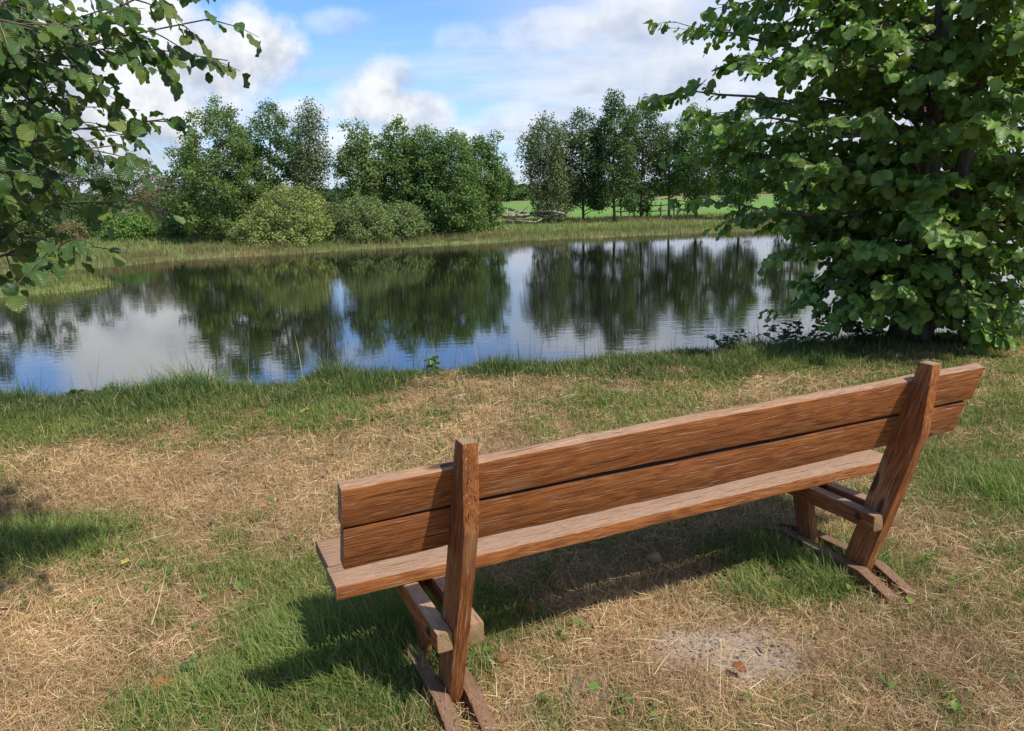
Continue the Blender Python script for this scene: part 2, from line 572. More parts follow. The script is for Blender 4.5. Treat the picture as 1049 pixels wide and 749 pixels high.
def ribbons(name, base, az, L, lean, bend, width, colr, mat, k=4, parent=None, tipcol=None, taper=0.15):
    """n curved blades; lean: angle from vertical at the base, bend: added angle towards the tip"""
    n = len(base)
    t = np.linspace(0, 1, k)
    ang = lean[:, None] + bend[:, None] * t[None, :]
    seg = L[:, None] / (k - 1)
    dx = np.sin(ang) * seg
    dzv = np.cos(ang) * seg
    h = np.concatenate([np.zeros((n, 1)), np.cumsum(dx[:, :-1], 1)], 1)
    v = np.concatenate([np.zeros((n, 1)), np.cumsum(dzv[:, :-1], 1)], 1)
    ca, sa = np.cos(az)[:, None], np.sin(az)[:, None]
    P = np.stack([base[:, 0:1] + h * ca, base[:, 1:2] + h * sa, base[:, 2:3] + v], -1)
    tw = rng.uniform(-0.7, 0.7, n)[:, None]
    sx, sy = -np.sin(az)[:, None] * np.cos(tw), np.cos(az)[:, None] * np.cos(tw)
    S = np.stack([np.broadcast_to(sx, (n, k)), np.broadcast_to(sy, (n, k)), np.broadcast_to(np.sin(tw), (n, k))], -1)
    wv_ = (width[:, None] * (1 - (1 - taper) * t[None, :] ** 1.5))[..., None] * 0.5
    VV = np.stack([P - S * wv_, P + S * wv_], 2).reshape(-1, 3)
    b = (np.arange(n) * 2 * k)[:, None] + (np.arange(k - 1) * 2)[None, :]
    QQ = np.stack([b, b + 1, b + 3, b + 2], -1).reshape(-1, 4)
    cc = np.repeat(colr[:, None, :], 2 * k, 1)
    if tipcol is not None:
        tt = np.repeat(t, 2)[None, :, None] ** 2
        cc = cc * (1 - tt) + tipcol[:, None, :] * tt
    return mesh_np(name, VV, QQ, mat, parent, {'col': col4(cc.reshape(-1, 3))}, smooth=True)


def at_y(px, py, Y):
    """the point seen at a picture position, at distance Y"""
    d = pixdir(px, py)
    return np.array([0, 0, EYE]) + d * (Y / d[1])


def on_ground(px, py, z=0.0):
    d = pixdir(px, py)
    return np.array([0, 0, EYE]) + d * ((z - EYE) / d[2])


# ------------------------------------------------------------------ the bench
YAW = R(24.368)
bench = empty('park_bench', (-0.5369, 2.1492, 0.0), YAW)
tag(bench, 'long weathered brown wooden bench facing the pond', 'bench')


def wood_mat():
    m = bpy.data.materials.new('stained_wood')
    m.use_nodes = True
    n = NT(m.node_tree)
    g = n.n('ShaderNodeAttribute', attribute_name='grain').outputs['Vector']
    up_ = n.n('ShaderNodeAttribute', attribute_name='wear')
    wear = n.n('ShaderNodeSeparateXYZ', i_0=up_.outputs['Vector']).outputs[0]
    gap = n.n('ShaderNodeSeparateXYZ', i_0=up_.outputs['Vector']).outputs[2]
    endg = n.n('ShaderNodeSeparateXYZ', i_0=up_.outputs['Vector']).outputs[1]
    wob = n.noise(n.vm('MULTIPLY', g, (1.2, 3, 3)), 2.2, 3, 0.5)
    wv3 = n.n('ShaderNodeCombineXYZ', i_1=n.math('MULTIPLY', wob, 0.03), i_2=n.math('MULTIPLY', wob, 0.025))
    gw = n.vm('ADD', g, wv3.outputs[0])
    lines = n.noise(n.vm('MULTIPLY', gw, (2.4, 320, 320)), 1.0, 4, 0.6)
    fib = n.noise(n.vm('MULTIPLY', gw, (14, 600, 600)), 1.0, 3, 0.6)
    blotch = n.noise(n.vm('MULTIPLY', g, (2.2, 9, 9)), 1.6, 5, 0.6)
    crack = n.noise(n.vm('MULTIPLY', gw, (3.0, 170, 170)), 1.0, 2, 0.5)
    # cathedral figure: rings cut by the board's face
    ringv = n.math('FRACT', n.math('MULTIPLY', n.math('ADD', n.noise(n.vm('MULTIPLY', g, (0.8, 6, 6)), 1.3, 2, 0.4), n.math('MULTIPLY', fib, 0.015)), 17.0))
    ring = n.ss(n.math('ABSOLUTE', n.math('SUBTRACT', ringv, 0.5)), 0.10, 0.5)
    base = n.mix(n.ss(lines, 0.36, 0.64), (0.140, 0.043, 0.013), (0.350, 0.124, 0.039))
    base = n.mix(n.math('MULTIPLY', ring, 0.40), base, (0.43, 0.175, 0.042))
    base = n.mix(n.ss(blotch, 0.50, 0.72, 0.0, 0.4), base, (0.17, 0.066, 0.026))
    base = n.mix(n.ss(blotch, 0.46, 0.28, 0.0, 0.35), base, (0.40, 0.22, 0.115))
    # bare greyed fibres where the stain has gone: most on the tops and the ends
    greyn = n.math('ADD', n.math('MULTIPLY', wear, 0.50), n.math('ADD', n.math('MULTIPLY', lines, 0.55), n.math('MULTIPLY', blotch, 0.42)))
    gm = n.ss(greyn, 0.66, 1.02, 0.0, 0.76)
    gcol = n.mix(n.ss(fib, 0.3, 0.7), (0.25, 0.165, 0.11), (0.44, 0.32, 0.225))
    base = n.mix(gm, base, gcol)
    base = n.mix(n.math('MULTIPLY', endg, 0.75), base, n.mix(n.ss(blotch, 0.35, 0.65), (0.23, 0.19, 0.10), (0.36, 0.27, 0.15)))
    oi = n.n('ShaderNodeObjectInfo')
    base = n.mix(1.0, base, n.mix(oi.outputs['Random'], (0.80, 0.76, 0.72), (1.12, 1.12, 1.10)), 'MULTIPLY')
    vo = n.n('ShaderNodeTexVoronoi', i_Vector=n.vm('MULTIPLY', gw, (1.5, 5.5, 5.5)), i_Scale=1.0)
    kn = n.ss(vo.outputs['Distance'], 0.11, 0.05)
    base = n.mix(n.math('MULTIPLY', kn, 0.8), base, (0.045, 0.018, 0.008))
    halo = n.math('MULTIPLY', n.ss(vo.outputs['Distance'], 0.22, 0.10), n.ss(vo.outputs['Distance'], 0.07, 0.12))
    base = n.mix(n.math('MULTIPLY', halo, 0.45), base, (0.42, 0.24, 0.12))
    cm = n.ss(crack, 0.39, 0.27)
    base = n.mix(n.math('MULTIPLY', cm, 0.75), base, (0.03, 0.014, 0.007))
    fleck = n.noise(n.vm('MULTIPLY', gw, (7, 190, 190)), 1.0, 2, 0.5)
    base = n.mix(n.ss(fleck, 0.60, 0.72, 0.0, 0.5), base, (0.55, 0.38, 0.24))
    base = n.mix(n.math('MULTIPLY', gap, 0.9), base, (0.030, 0.015, 0.008))  # dirt on the feet; on the lower back board, painted shade of the gap
    hgt = n.math('SUBTRACT', n.math('ADD', n.math('MULTIPLY', lines, 0.8), n.math('MULTIPLY', fib, 0.35)), n.math('MULTIPLY', cm, 0.6))
    b = n.n('ShaderNodeBump', i_Strength=0.8, i_Distance=0.006, i_Height=hgt)
    p = n.n('ShaderNodeBsdfPrincipled', i_Base_Color=base, i_Roughness=0.78, i_Normal=b.outputs[0])
    p.inputs['Specular IOR Level'].default_value = 0.18
    n.n('ShaderNodeOutputMaterial', i_Surface=p.outputs[0])
    return m


WOOD = wood_mat()
IRON = bpy.data.materials.new('rusty_iron')
IRON.use_nodes = True
_n = NT(IRON.node_tree)
_p = _n.n('ShaderNodeBsdfPrincipled', i_Base_Color=(0.05, 0.038, 0.03, 1), i_Roughness=0.6, i_Metallic=0.6)
_n.n('ShaderNodeOutputMaterial', i_Surface=_p.outputs[0])
part_no = [0]


def timber(name, outline_a, outline_b, parent, along, seg=24, wear_top=True, jitter=0.0012, sag=0.0, label=None, grime_shade=0.0):
    """a timber between two matching 2-D sections given as 3-D loops (same count, same order).
    along: grain direction (bench space). The loops are bridged, rounded and a little worn."""
    part_no[0] += 1
    bm = bmesh.new()
    A = [bm.verts.new(p) for p in outline_a]
    B = [bm.verts.new(p) for p in outline_b]
    n = len(A)
    bm.faces.new(A[::-1])
    bm.faces.new(B)
    for i in range(n):
        bm.faces.new((A[i], A[(i + 1) % n], B[(i + 1) % n], B[i]))
    bmesh.ops.recalc_face_normals(bm, faces=bm.faces)
    bmesh.ops.bevel(bm, geom=list(bm.edges), offset=0.0055, segments=2, profile=0.6, affect='EDGES')
    g = Vector(along).normalized()
    lo = min(v.co.dot(g) for v in bm.verts)
    hi = max(v.co.dot(g) for v in bm.verts)
    for i in range(1, seg):
        d = lo + (hi - lo) * i / seg
        bmesh.ops.bisect_plane(bm, geom=list(bm.verts) + list(bm.edges) + list(bm.faces), plane_co=g * d, plane_no=g)
    bm.normal_update()
    rnd = random.Random(part_no[0])
    ph = [rnd.uniform(0, 6.28) for _ in range(6)]
    for v in bm.verts:
        s = v.co.dot(g)
        v.co += v.normal * jitter * (math.sin(s * 11 + ph[0]) + 0.7 * math.sin(s * 29 + ph[1] + v.co.z * 30))
        v.co.z += 0.002 * math.sin(s * 3.1 + ph[2]) - sag * (1 - ((2 * (s - lo) / (hi - lo)) - 1) ** 2)
    me = bpy.data.meshes.new(name)
    bm.to_mesh(me)
    bm.free()
    # grain space: x along the grain, y and z across
    h = Vector((0, 0, 1)) if abs(g.z) < 0.8 else Vector((1, 0, 0))
    e1 = (h - g * h.dot(g)).normalized()
    e2 = g.cross(e1)
    me.materials.append(WOOD)
    for p in me.polygons:
        p.use_smooth = True
    # split sharp faces' wear by face: store on corners through a point attribute averaged from faces
    wear = [[0.0, 0.0, 0] for _ in me.vertices]
    for p in me.polygons:
        a = max(0.0, p.normal.z) if wear_top else 0.0
        e = 1.0 if abs(p.normal.dot(g)) > 0.8 else 0.0
        for vi in p.vertices:
            wear[vi][0] += a * p.area
            wear[vi][1] += e * p.area
            wear[vi][2] += p.area
    ga = me.attributes.new('grain', 'FLOAT_VECTOR', 'POINT')
    wa = me.attributes.new('wear', 'FLOAT_VECTOR', 'POINT')
    off = Vector((rnd.uniform(0, 50), rnd.uniform(0, 50), rnd.uniform(0, 50)))
    for v in me.vertices:
        ga.data[v.index].vector = Vector((v.co.dot(g), v.co.dot(e1), v.co.dot(e2))) + off
        t = wear[v.index]
        wa.data[v.index].vector = (t[0] / max(t[2], 1e-9), t[1] / max(t[2], 1e-9), (grime_shade if (grime_shade < 1 or v.normal.z > 0.85) else 0.0))
    try:
        me.set_sharp_from_angle(angle=R(17 if name == 'ground_runner' else 50))
    except Exception:
        pass
    o = bpy.data.objects.new(name, me)
    COL.objects.link(o)
    o.parent = parent
    if label:
        o['label'] = label
    return o


K = 0.307                                             # recline: metres back per metre up


def back_section(u, ztop, zbot, thick=0.045, v1045=-0.137):
    q = math.hypot(1, K)
    nv, nz = 1 / q, K / q                              # towards the seat
    a = (v1045 + (1.045 - ztop) * K, ztop)
    b = (v1045 + (1.045 - zbot) * K, zbot)
    return [(u, a[0], a[1]), (u, b[0], b[1]), (u, b[0] + nv * thick, b[1] + nz * thick), (u, a[0] + nv * thick, a[1] + nz * thick)]


timber('backrest_board', back_section(0.004, 0.940, 0.811), back_section(2.722, 0.969, 0.820), bench, (1, 0, 0.011), 40, sag=-0.004)
timber('backrest_board', back_section(0.009, 0.800, 0.655), back_section(2.695, 0.808, 0.668), bench, (1, 0, 0.004), 40, wear_top=False, grime_shade=1.0)  # top face coloured dark as the shade below the upper board


def rect_uv(u, v0, v1, z0, z1):
    return [(u, v0, z0), (u, v1, z0), (u, v1, z1), (u, v0, z1)]


ST, SB = 0.4214, 0.3714
timber('seat_board', rect_uv(0.042, 0.325, 0.490, SB, ST), rect_uv(2.785, 0.325, 0.490, SB, ST), bench, (1, 0, 0), 40)
timber('seat_board', rect_uv(0.052, 0.502, 0.743, SB - 0.002, ST - 0.003), rect_uv(2.79, 0.502, 0.743, SB - 0.002, ST - 0.003), bench, (1, 0, 0), 40)

for (u0, bw, gp, kind) in ((0.2828, 0.0555, 0.1089, 0), (2.2301, 0.0555, 0.1089, 1)):
    ua, ub = u0 + bw + 0.0015, u0 + gp - 0.0015
    # back post: straight front edge, rear edge kinked at 0.76
    prof = [(-0.131, 1.045), (0.178, 0.04), (0.052, 0.04), (-0.118, 0.578), (-0.170, 0.752), (-0.191, 1.045)]
    timber('backrest_post', [(ua, v, z) for v, z in prof], [(ub, v, z) for v, z in prof], bench, (0.0, -0.30, 1.0), 14)
    zt = 0.3695
    for k, uu in enumerate((u0, u0 + gp)):
        beam = timber('seat_support', [(uu, -0.032, zt - 0.072), (uu + bw, -0.032, zt - 0.072), (uu + bw, -0.032, zt), (uu, -0.032, zt)],
                      [(uu, 0.72, zt - 0.072), (uu + bw, 0.72, zt - 0.072), (uu + bw, 0.72, zt), (uu, 0.72, zt)], bench, (0, 1, 0), 10)
        if k == 0:
            # bolt in its drilled recess, on the outer cheek of the beam
            bm = bmesh.new()
            for (rad, dep, ox) in ((0.017, 0.003, 0.0), (0.009, 0.008, 0.0)):
                ret = bmesh.ops.create_cone(bm, cap_ends=True, segments=(16 if rad > 0.01 else 6), radius1=rad, radius2=rad, depth=dep)
                bmesh.ops.transform(bm, matrix=Matrix.Translation((uu - dep / 2 + 0.0015, 0.052, zt - 0.034)) @ Matrix.Rotation(R(90), 4, 'Y'), verts=ret['verts'])
            me = bpy.data.meshes.new('bolt')
            bm.to_mesh(me)
            bm.free()
            me.materials.append(IRON)
            bo = bpy.data.objects.new('bolt', me)
            COL.objects.link(bo)
            bo.parent = beam
        # ground runner with rounded ends
        sk = [(-0.145, -0.03), (-0.145, 0.032), (0.03, 0.093), (0.50, 0.093), (0.62, 0.055), (0.62, -0.03)]
        timber('ground_runner', [(uu, v, z) for v, z in sk], [(uu + bw, v, z) for v, z in sk], bench, (0, 1, 0), 10, grime_shade=0.42)
    fl = [(0.345, 0.035), (0.432, 0.035), (0.512, 0.3675), (0.420, 0.3675)]
    timber('front_leg', [(ua, v, z) for v, z in fl], [(ub, v, z) for v, z in fl], bench, (0, 0.22, 1), 8, grime_shade=0.3)

# ------------------------------------------------------------------ leaves
def leaf_template(rows=11, cup=0.10, droop=0.16, wavy=0.035):
    """obovate leaf, unit length along +y, facing +z. returns V, Q, luv"""
    ys = np.linspace(0, 1, rows)
    prof = np.interp(ys, [0, 0.08, 0.18, 0.3, 0.42, 0.55, 0.68, 0.8, 0.9, 0.96, 1.0], [0.03, 0.16, 0.28, 0.37, 0.42, 0.45, 0.44, 0.38, 0.28, 0.17, 0.04])
    xs = np.array([-1.0, -0.5, 0.0, 0.5, 1.0])
    Vt, L = [], []
    for j, yy in enumerate(ys):
        for i, xx in enumerate(xs):
            wv_ = prof[j] * (1 + (0.045 if (j % 2) else -0.035) * (abs(xx) == 1))
            z = cup * abs(xx) * prof[j] * 2 - droop * yy * yy + wavy * math.sin(j * 1.45 + (2.1 if xx > 0 else 0)) * (abs(xx) > 0.6)
            z += 0.012 * ((j % 2) * 2 - 1) * (abs(xx) == 0.5)
            Vt.append((xx * wv_, yy - (0.05 if abs(xx) == 0 and j == rows - 1 else 0), z))
            L.append((xx, yy, 0))
    ii = np.arange(rows * 5).reshape(rows, 5)
    Qt = np.stack([ii[:-1, :-1], ii[:-1, 1:], ii[1:, 1:], ii[1:, :-1]], -1).reshape(-1, 4)
    return np.array(Vt), Qt, np.array(L)


TEMPL = [leaf_template(11, 0.10, 0.16), leaf_template(11, 0.20, 0.30, 0.05), leaf_template(11, -0.06, 0.10, 0.045), leaf_template(11, 0.28, 0.05, 0.04), leaf_template(11, 0.42, 0.22, 0.06), leaf_template(11, 0.05, 0.45, 0.07)]


def leaves_mesh(name, pos, tip, nor, size, colr, mat, parent):
    Vs, Qs, Cs, Ls, off = [], [], [], [], 0
    which = rng.integers(0, len(TEMPL), len(pos))
    tip = unit(tip)
    nor = unit(nor - (nor * tip).sum(1, keepdims=True) * tip)
    side = np.cross(tip, nor)
    for ti, (Vt, Qt, Lt) in enumerate(TEMPL):
        k = np.where(which == ti)[0]
        if not len(k):
            continue
        asp = rng.uniform(0.85, 1.15, len(k))
        P = pos[k][:, None, :] + size[k][:, None, None] * (
            Vt[None, :, 0:1] * asp[:, None, None] * side[k][:, None, :] + Vt[None, :, 1:2] * tip[k][:, None, :] + Vt[None, :, 2:3] * nor[k][:, None, :])
        nv = len(Vt)
        Vs.append(P.reshape(-1, 3))
        Qs.append(((np.arange(len(k)) * nv)[:, None, None] + Qt[None] + off).reshape(-1, 4))
        Cs.append(np.repeat(colr[k], nv, 0))
        Ls.append(np.tile(Lt, (len(k), 1)))
        off += nv * len(k)
    return mesh_np(name, np.concatenate(Vs), np.concatenate(Qs), mat, parent, {'col': col4(np.concatenate(Cs)), 'luv': np.concatenate(Ls)}, smooth=True)


class Foliage:
    def __init__(s):
        s.p, s.t, s.n, s.z, s.c = [], [], [], [], []

    def twig(s, tubes, a, b, sag, n_leaves, size, base_col, outward, r0=0.004, start=0.15, hang=0.5):
        a = np.asarray(a, float)
        b = np.asarray(b, float)
        mid = (a + b) / 2 + np.array([0, 0, sag])
        path = bezier(a, mid, b, 5)
        tubes.add(path, np.linspace(r0, r0 * 0.35, 5), 4)
        d = unit(b - a)
        sd = np.cross(d, [0, 0, 1.0])
        sd = sd / (np.linalg.norm(sd) + 1e-9)
        for i in range(n_leaves):
            t = start + (1 - start) * (i + rng.uniform(0, 0.8)) / n_leaves
            if i == n_leaves - 1:
                t = 1.0
            p = (1 - t) ** 2 * a + 2 * t * (1 - t) * mid + t * t * b
            sgn = 1 if i % 2 else -1
            tipd = d * rng.uniform(0.3, 0.9) + sd * sgn * rng.uniform(0.4, 1.0) + np.array([0, 0, -hang * rng.uniform(0.3, 1.5)]) + rng.normal(0, 0.25, 3)
            nrm = np.array([0, 0, 1.0]) * rng.uniform(0.4, 1.1) + outward * rng.uniform(0.3, 1.1) + rng.normal(0, 0.35, 3)
            s.p.append(p + unit(tipd) * 0.015)
            s.t.append(tipd)
            s.n.append(nrm)
            s.z.append(size * rng.uniform(0.5, 1.2))
            yel = rng.random() ** 3
            cc = np.array(base_col) * rng.uniform(0.62, 1.35)
            s.c.append(cc * (1 - 0.5 * yel) + np.array([0.24, 0.27, 0.05]) * 0.5 * yel)

    def build(s, name, mat, parent):
        return leaves_mesh(name, np.array(s.p), np.array(s.t), np.array(s.n), np.array(s.z), np.array(s.c), mat, parent)


# ------------------------------------------------------------------ the big alder on the bank
def bank_alder():
    bx, by = 4.35, 8.35
    z0 = float(ground_z(np.array([bx]), np.array([by]))[0])
    root = empty('alder_tree', (bx, by, z0 - 0.05))
    tag(root, 'big leafy alder on the bank with branches hanging to the ground', 'tree')
    tb = Tubes()
    fo = Foliage()
    H = 7.4
    zs = np.linspace(0, H, 14)
    trunk = np.stack([0.05 * np.sin(zs * 0.9) + 0.02 * zs, 0.06 * np.sin(zs * 0.7 + 1), zs], -1)
    tb.add(trunk, np.interp(zs, [0, 0.15, 0.5, H], [0.21, 0.16, 0.135, 0.02]), 10)
    # a second stem from the same foot
    t2 = np.stack([0.10 + 0.10 * zs * 0.8, -0.10 - 0.05 * zs, zs * 0.75], -1)
    tb.add(t2, np.interp(zs, [0, H], [0.10, 0.012]), 7)
    zr = np.array([0.0, 0.3, 0.6, 1.0, 1.5, 2.0, 2.7, 3.8, 5.0, 6.0, 7.0, 7.6])
    rr = np.array([0.6, 0.92, 1.05, 1.25, 1.7, 2.0, 2.3, 2.3, 2.0, 1.4, 0.6, 0.2])

    def limb(zt, az, rad, lsz=0.116, dens=1.45):
        tipp = np.array([math.cos(az) * rad, math.sin(az) * rad, zt])
        h0 = np.clip(zt - 0.25 * rad + rng.uniform(-0.4, 0.35), 0.25, H - 0.6)
        if zt < 0.9:
            h0 = rng.uniform(0.35, 1.2)
        st = np.array([np.interp(h0, zs, trunk[:, 0]), np.interp(h0, zs, trunk[:, 1]), h0])
        mid = st + (tipp - st) * rng.uniform(0.4, 0.65) + np.array([rng.normal(0, 0.09), rng.normal(0, 0.09), rng.uniform(0.02, 0.28)]) * rad
        path = bezier(st, mid, tipp, 9)
        path[1:-1] += rng.normal(0, 0.045, (7, 3))
        tb.add(path, np.linspace(0.014 + 0.007 * rad, 0.003, 9), 5)
        outw = unit(np.array([math.cos(az), math.sin(az), 0.0]))
        ntw = int((6 + 4.6 * rad) * dens)
        for j in range(ntw):
            t = 0.20 + 0.80 * (j + rng.random()) / ntw
            ip = t * 8
            i0 = min(int(ip), 7)
            p = path[i0] + (path[i0 + 1] - path[i0]) * (ip - i0)
            dirn = unit(path[i0 + 1] - path[i0])
            sd = np.cross(dirn, [0, 0, 1.0]) * (1 if j % 2 else -1)
            ln = rng.uniform(0.16, 0.46) * (1.15 - 0.5 * t)
            e = p + (dirn * rng.uniform(0.3, 0.9) + sd * rng.uniform(0.35, 1.0) + np.array([0, 0, rng.uniform(-0.65, 0.3)])) * ln
            e[2] = max(e[2], 0.12)
            fo.twig(tb, p, e, 0.05 * ln, int(4 + ln * 15), lsz, (0.148, 0.250, 0.046), outw)
        fo.twig(tb, path[-2], tipp + outw * 0.12 + np.array([0, 0, -0.05]), 0.0, 5, lsz, (0.148, 0.250, 0.046), outw)

    nl = 156
    for i in range(nl):
        zt = float(np.interp((i + rng.random()) / nl, [0, 0.16, 0.72, 1], [0.25, 0.9, 3.9, 7.2]))
        rad = float(np.interp(zt, zr, rr)) * rng.uniform(0.60, 1.06)
        az = i * 2.39996 + rng.uniform(-0.3, 0.3)
        limb(zt, az, rad)
    # reaching boughs over the water
    for (px, py, Y) in ((668, 101, 8.2), (690, 22, 8.0), (700, 160, 8.5), (690, 205, 8.6), (716, 120, 7.6), (742, 228, 8.2), (760, 60, 7.4), (735, 5, 7.8), (790, 268, 7.8), (800, 320, 8.0)):
        q = at_y(px, py, Y) - np.array([bx, by, z0 - 0.05])
        limb(q[2], math.atan2(q[1], q[0]), math.hypot(q[0], q[1]), 0.108, 0.8)
    tb.build('trunk', BARK, root)
    fo.build('crown', LEAF_NEAR, root)


bank_alder()


# ------------------------------------------------------------------ the tree overhanging from beside the viewer
def overhang_tree():
    bx, by = -5.0, 3.9
    z0 = float(ground_z(np.array([bx]), np.array([by]))[0])
    root = empty('overhanging_tree', (bx, by, z0 - 0.05))
    tag(root, 'tree reaching in with dark green leafy twigs against white clouds', 'tree')
    tb = Tubes()
    fo = Foliage()
    H = 7.0
    zs = np.linspace(0, H, 12)
    trunk = np.stack([0.05 * zs, 0.03 * np.sin(zs), zs], -1)
    tb.add(trunk, np.interp(zs, [0, 0.2, H], [0.19, 0.15, 0.02]), 10)
    base = np.array([bx, by, z0 - 0.05])

    def limb(tipp, h0, ntw, lsz, t0, sagk=0.10, tl=(0.12, 0.36), leaves=5):
        st = np.array([np.interp(h0, zs, trunk[:, 0]), np.interp(h0, zs, trunk[:, 1]), h0])
        ln0 = np.linalg.norm(tipp - st)
        mid = st + (tipp - st) * rng.uniform(0.4, 0.65) + np.array([rng.normal(0, 0.10), rng.normal(0, 0.10), rng.uniform(-0.06, 0.22)]) * ln0
        path = bezier(st, mid, tipp, 10)
        path[1:-1] += rng.normal(0, 0.028, (8, 3))
        tb.add(path, np.concatenate([np.linspace(0.026, 0.0055, 7), [0.0042, 0.0032, 0.0022]]), 5)
        outw = unit((tipp - st) * np.array([1, 1, 0]))
        for j in range(ntw):
            t = t0 + (1 - t0) * (j + rng.random()) / ntw
            ip = t * 9
            i0 = min(int(ip), 8)
            p = path[i0] + (path[i0 + 1] - path[i0]) * (ip - i0)
            dirn = unit(path[i0 + 1] - path[i0])
            sd = np.cross(dirn, [0, 0, 1.0]) * (1 if j % 2 else -1)
            ln = rng.uniform(*tl) * (1.2 - 0.6 * t)
            e = p + (dirn * rng.uniform(0.5, 1.0) + sd * rng.uniform(0.2, 0.9) + np.array([0, 0, rng.uniform(-0.75, 0.2)])) * ln
            fo.twig(tb, p, e, 0.02, leaves, lsz, (0.046, 0.102, 0.024), outw, 0.0028, 0.2, 0.7)
        fo.twig(tb, path[-2], tipp, 0.0, 4, lsz, (0.070, 0.135, 0.028), outw, 0.0028, 0.1, 0.6)

    targets = [(233, 62, 2.9, 9), (222, 18, 2.75, 8), (205, -25, 2.7, 8), (172, 122, 2.8, 9), (150, 48, 3.1, 10), (125, 148, 2.6, 9),
               (60, 250, 2.55, 3), (45, 205, 2.6, 9), (95, 70, 2.7, 11), (70, 130, 2.6, 11), (25, 175, 2.5, 10), (105, 10, 3.0, 10), (45, 30, 2.5, 10), (20, 90, 2.7, 11), (125, 85, 3.2, 9), (100, 185, 2.9, 2), (140, 205, 2.9, 0),
               (60, -20, 2.8, 10), (0, 20, 2.9, 10), (-10, 130, 2.9, 12), (15, 60, 3.4, 12), (60, 95, 3.5, 12), (40, 150, 3.4, 12), (5, 200, 3.3, 10),]
    for i in range(30):
        targets.append((rng.uniform(-60, 90), rng.uniform(-30, 150), rng.uniform(2.6, 3.7), 10))
    for (px, py, Y, nt) in targets:
        q = at_y(px, py, Y) - base
        limb(q, float(np.clip(q[2] - rng.uniform(0.1, 0.9), 0.8, 3.4)), nt + 13, 0.058, 0.48)
    for i in range(46):                                # the rest of the crown, out of the picture
        az = rng.uniform(0, 6.28)
        zt = rng.uniform(1.8, 6.8)
        rad = np.interp(zt, [1.5, 3, 5, 7], [1.6, 2.3, 2.0, 0.5]) * rng.uniform(0.6, 1)
        tp = np.array([math.cos(az) * rad, math.sin(az) * rad, zt])
        if (tp + base)[0] > -3.3 and (tp + base)[2] < 3.6:
            continue
        limb(tp, max(0.8, zt - 0.6), 9, 0.10, 0.35, 0.1, (0.2, 0.5), 7)
    tb.build('trunk', BARK, root)
    fo.build('crown', LEAF_NEAR, root)


overhang_tree()


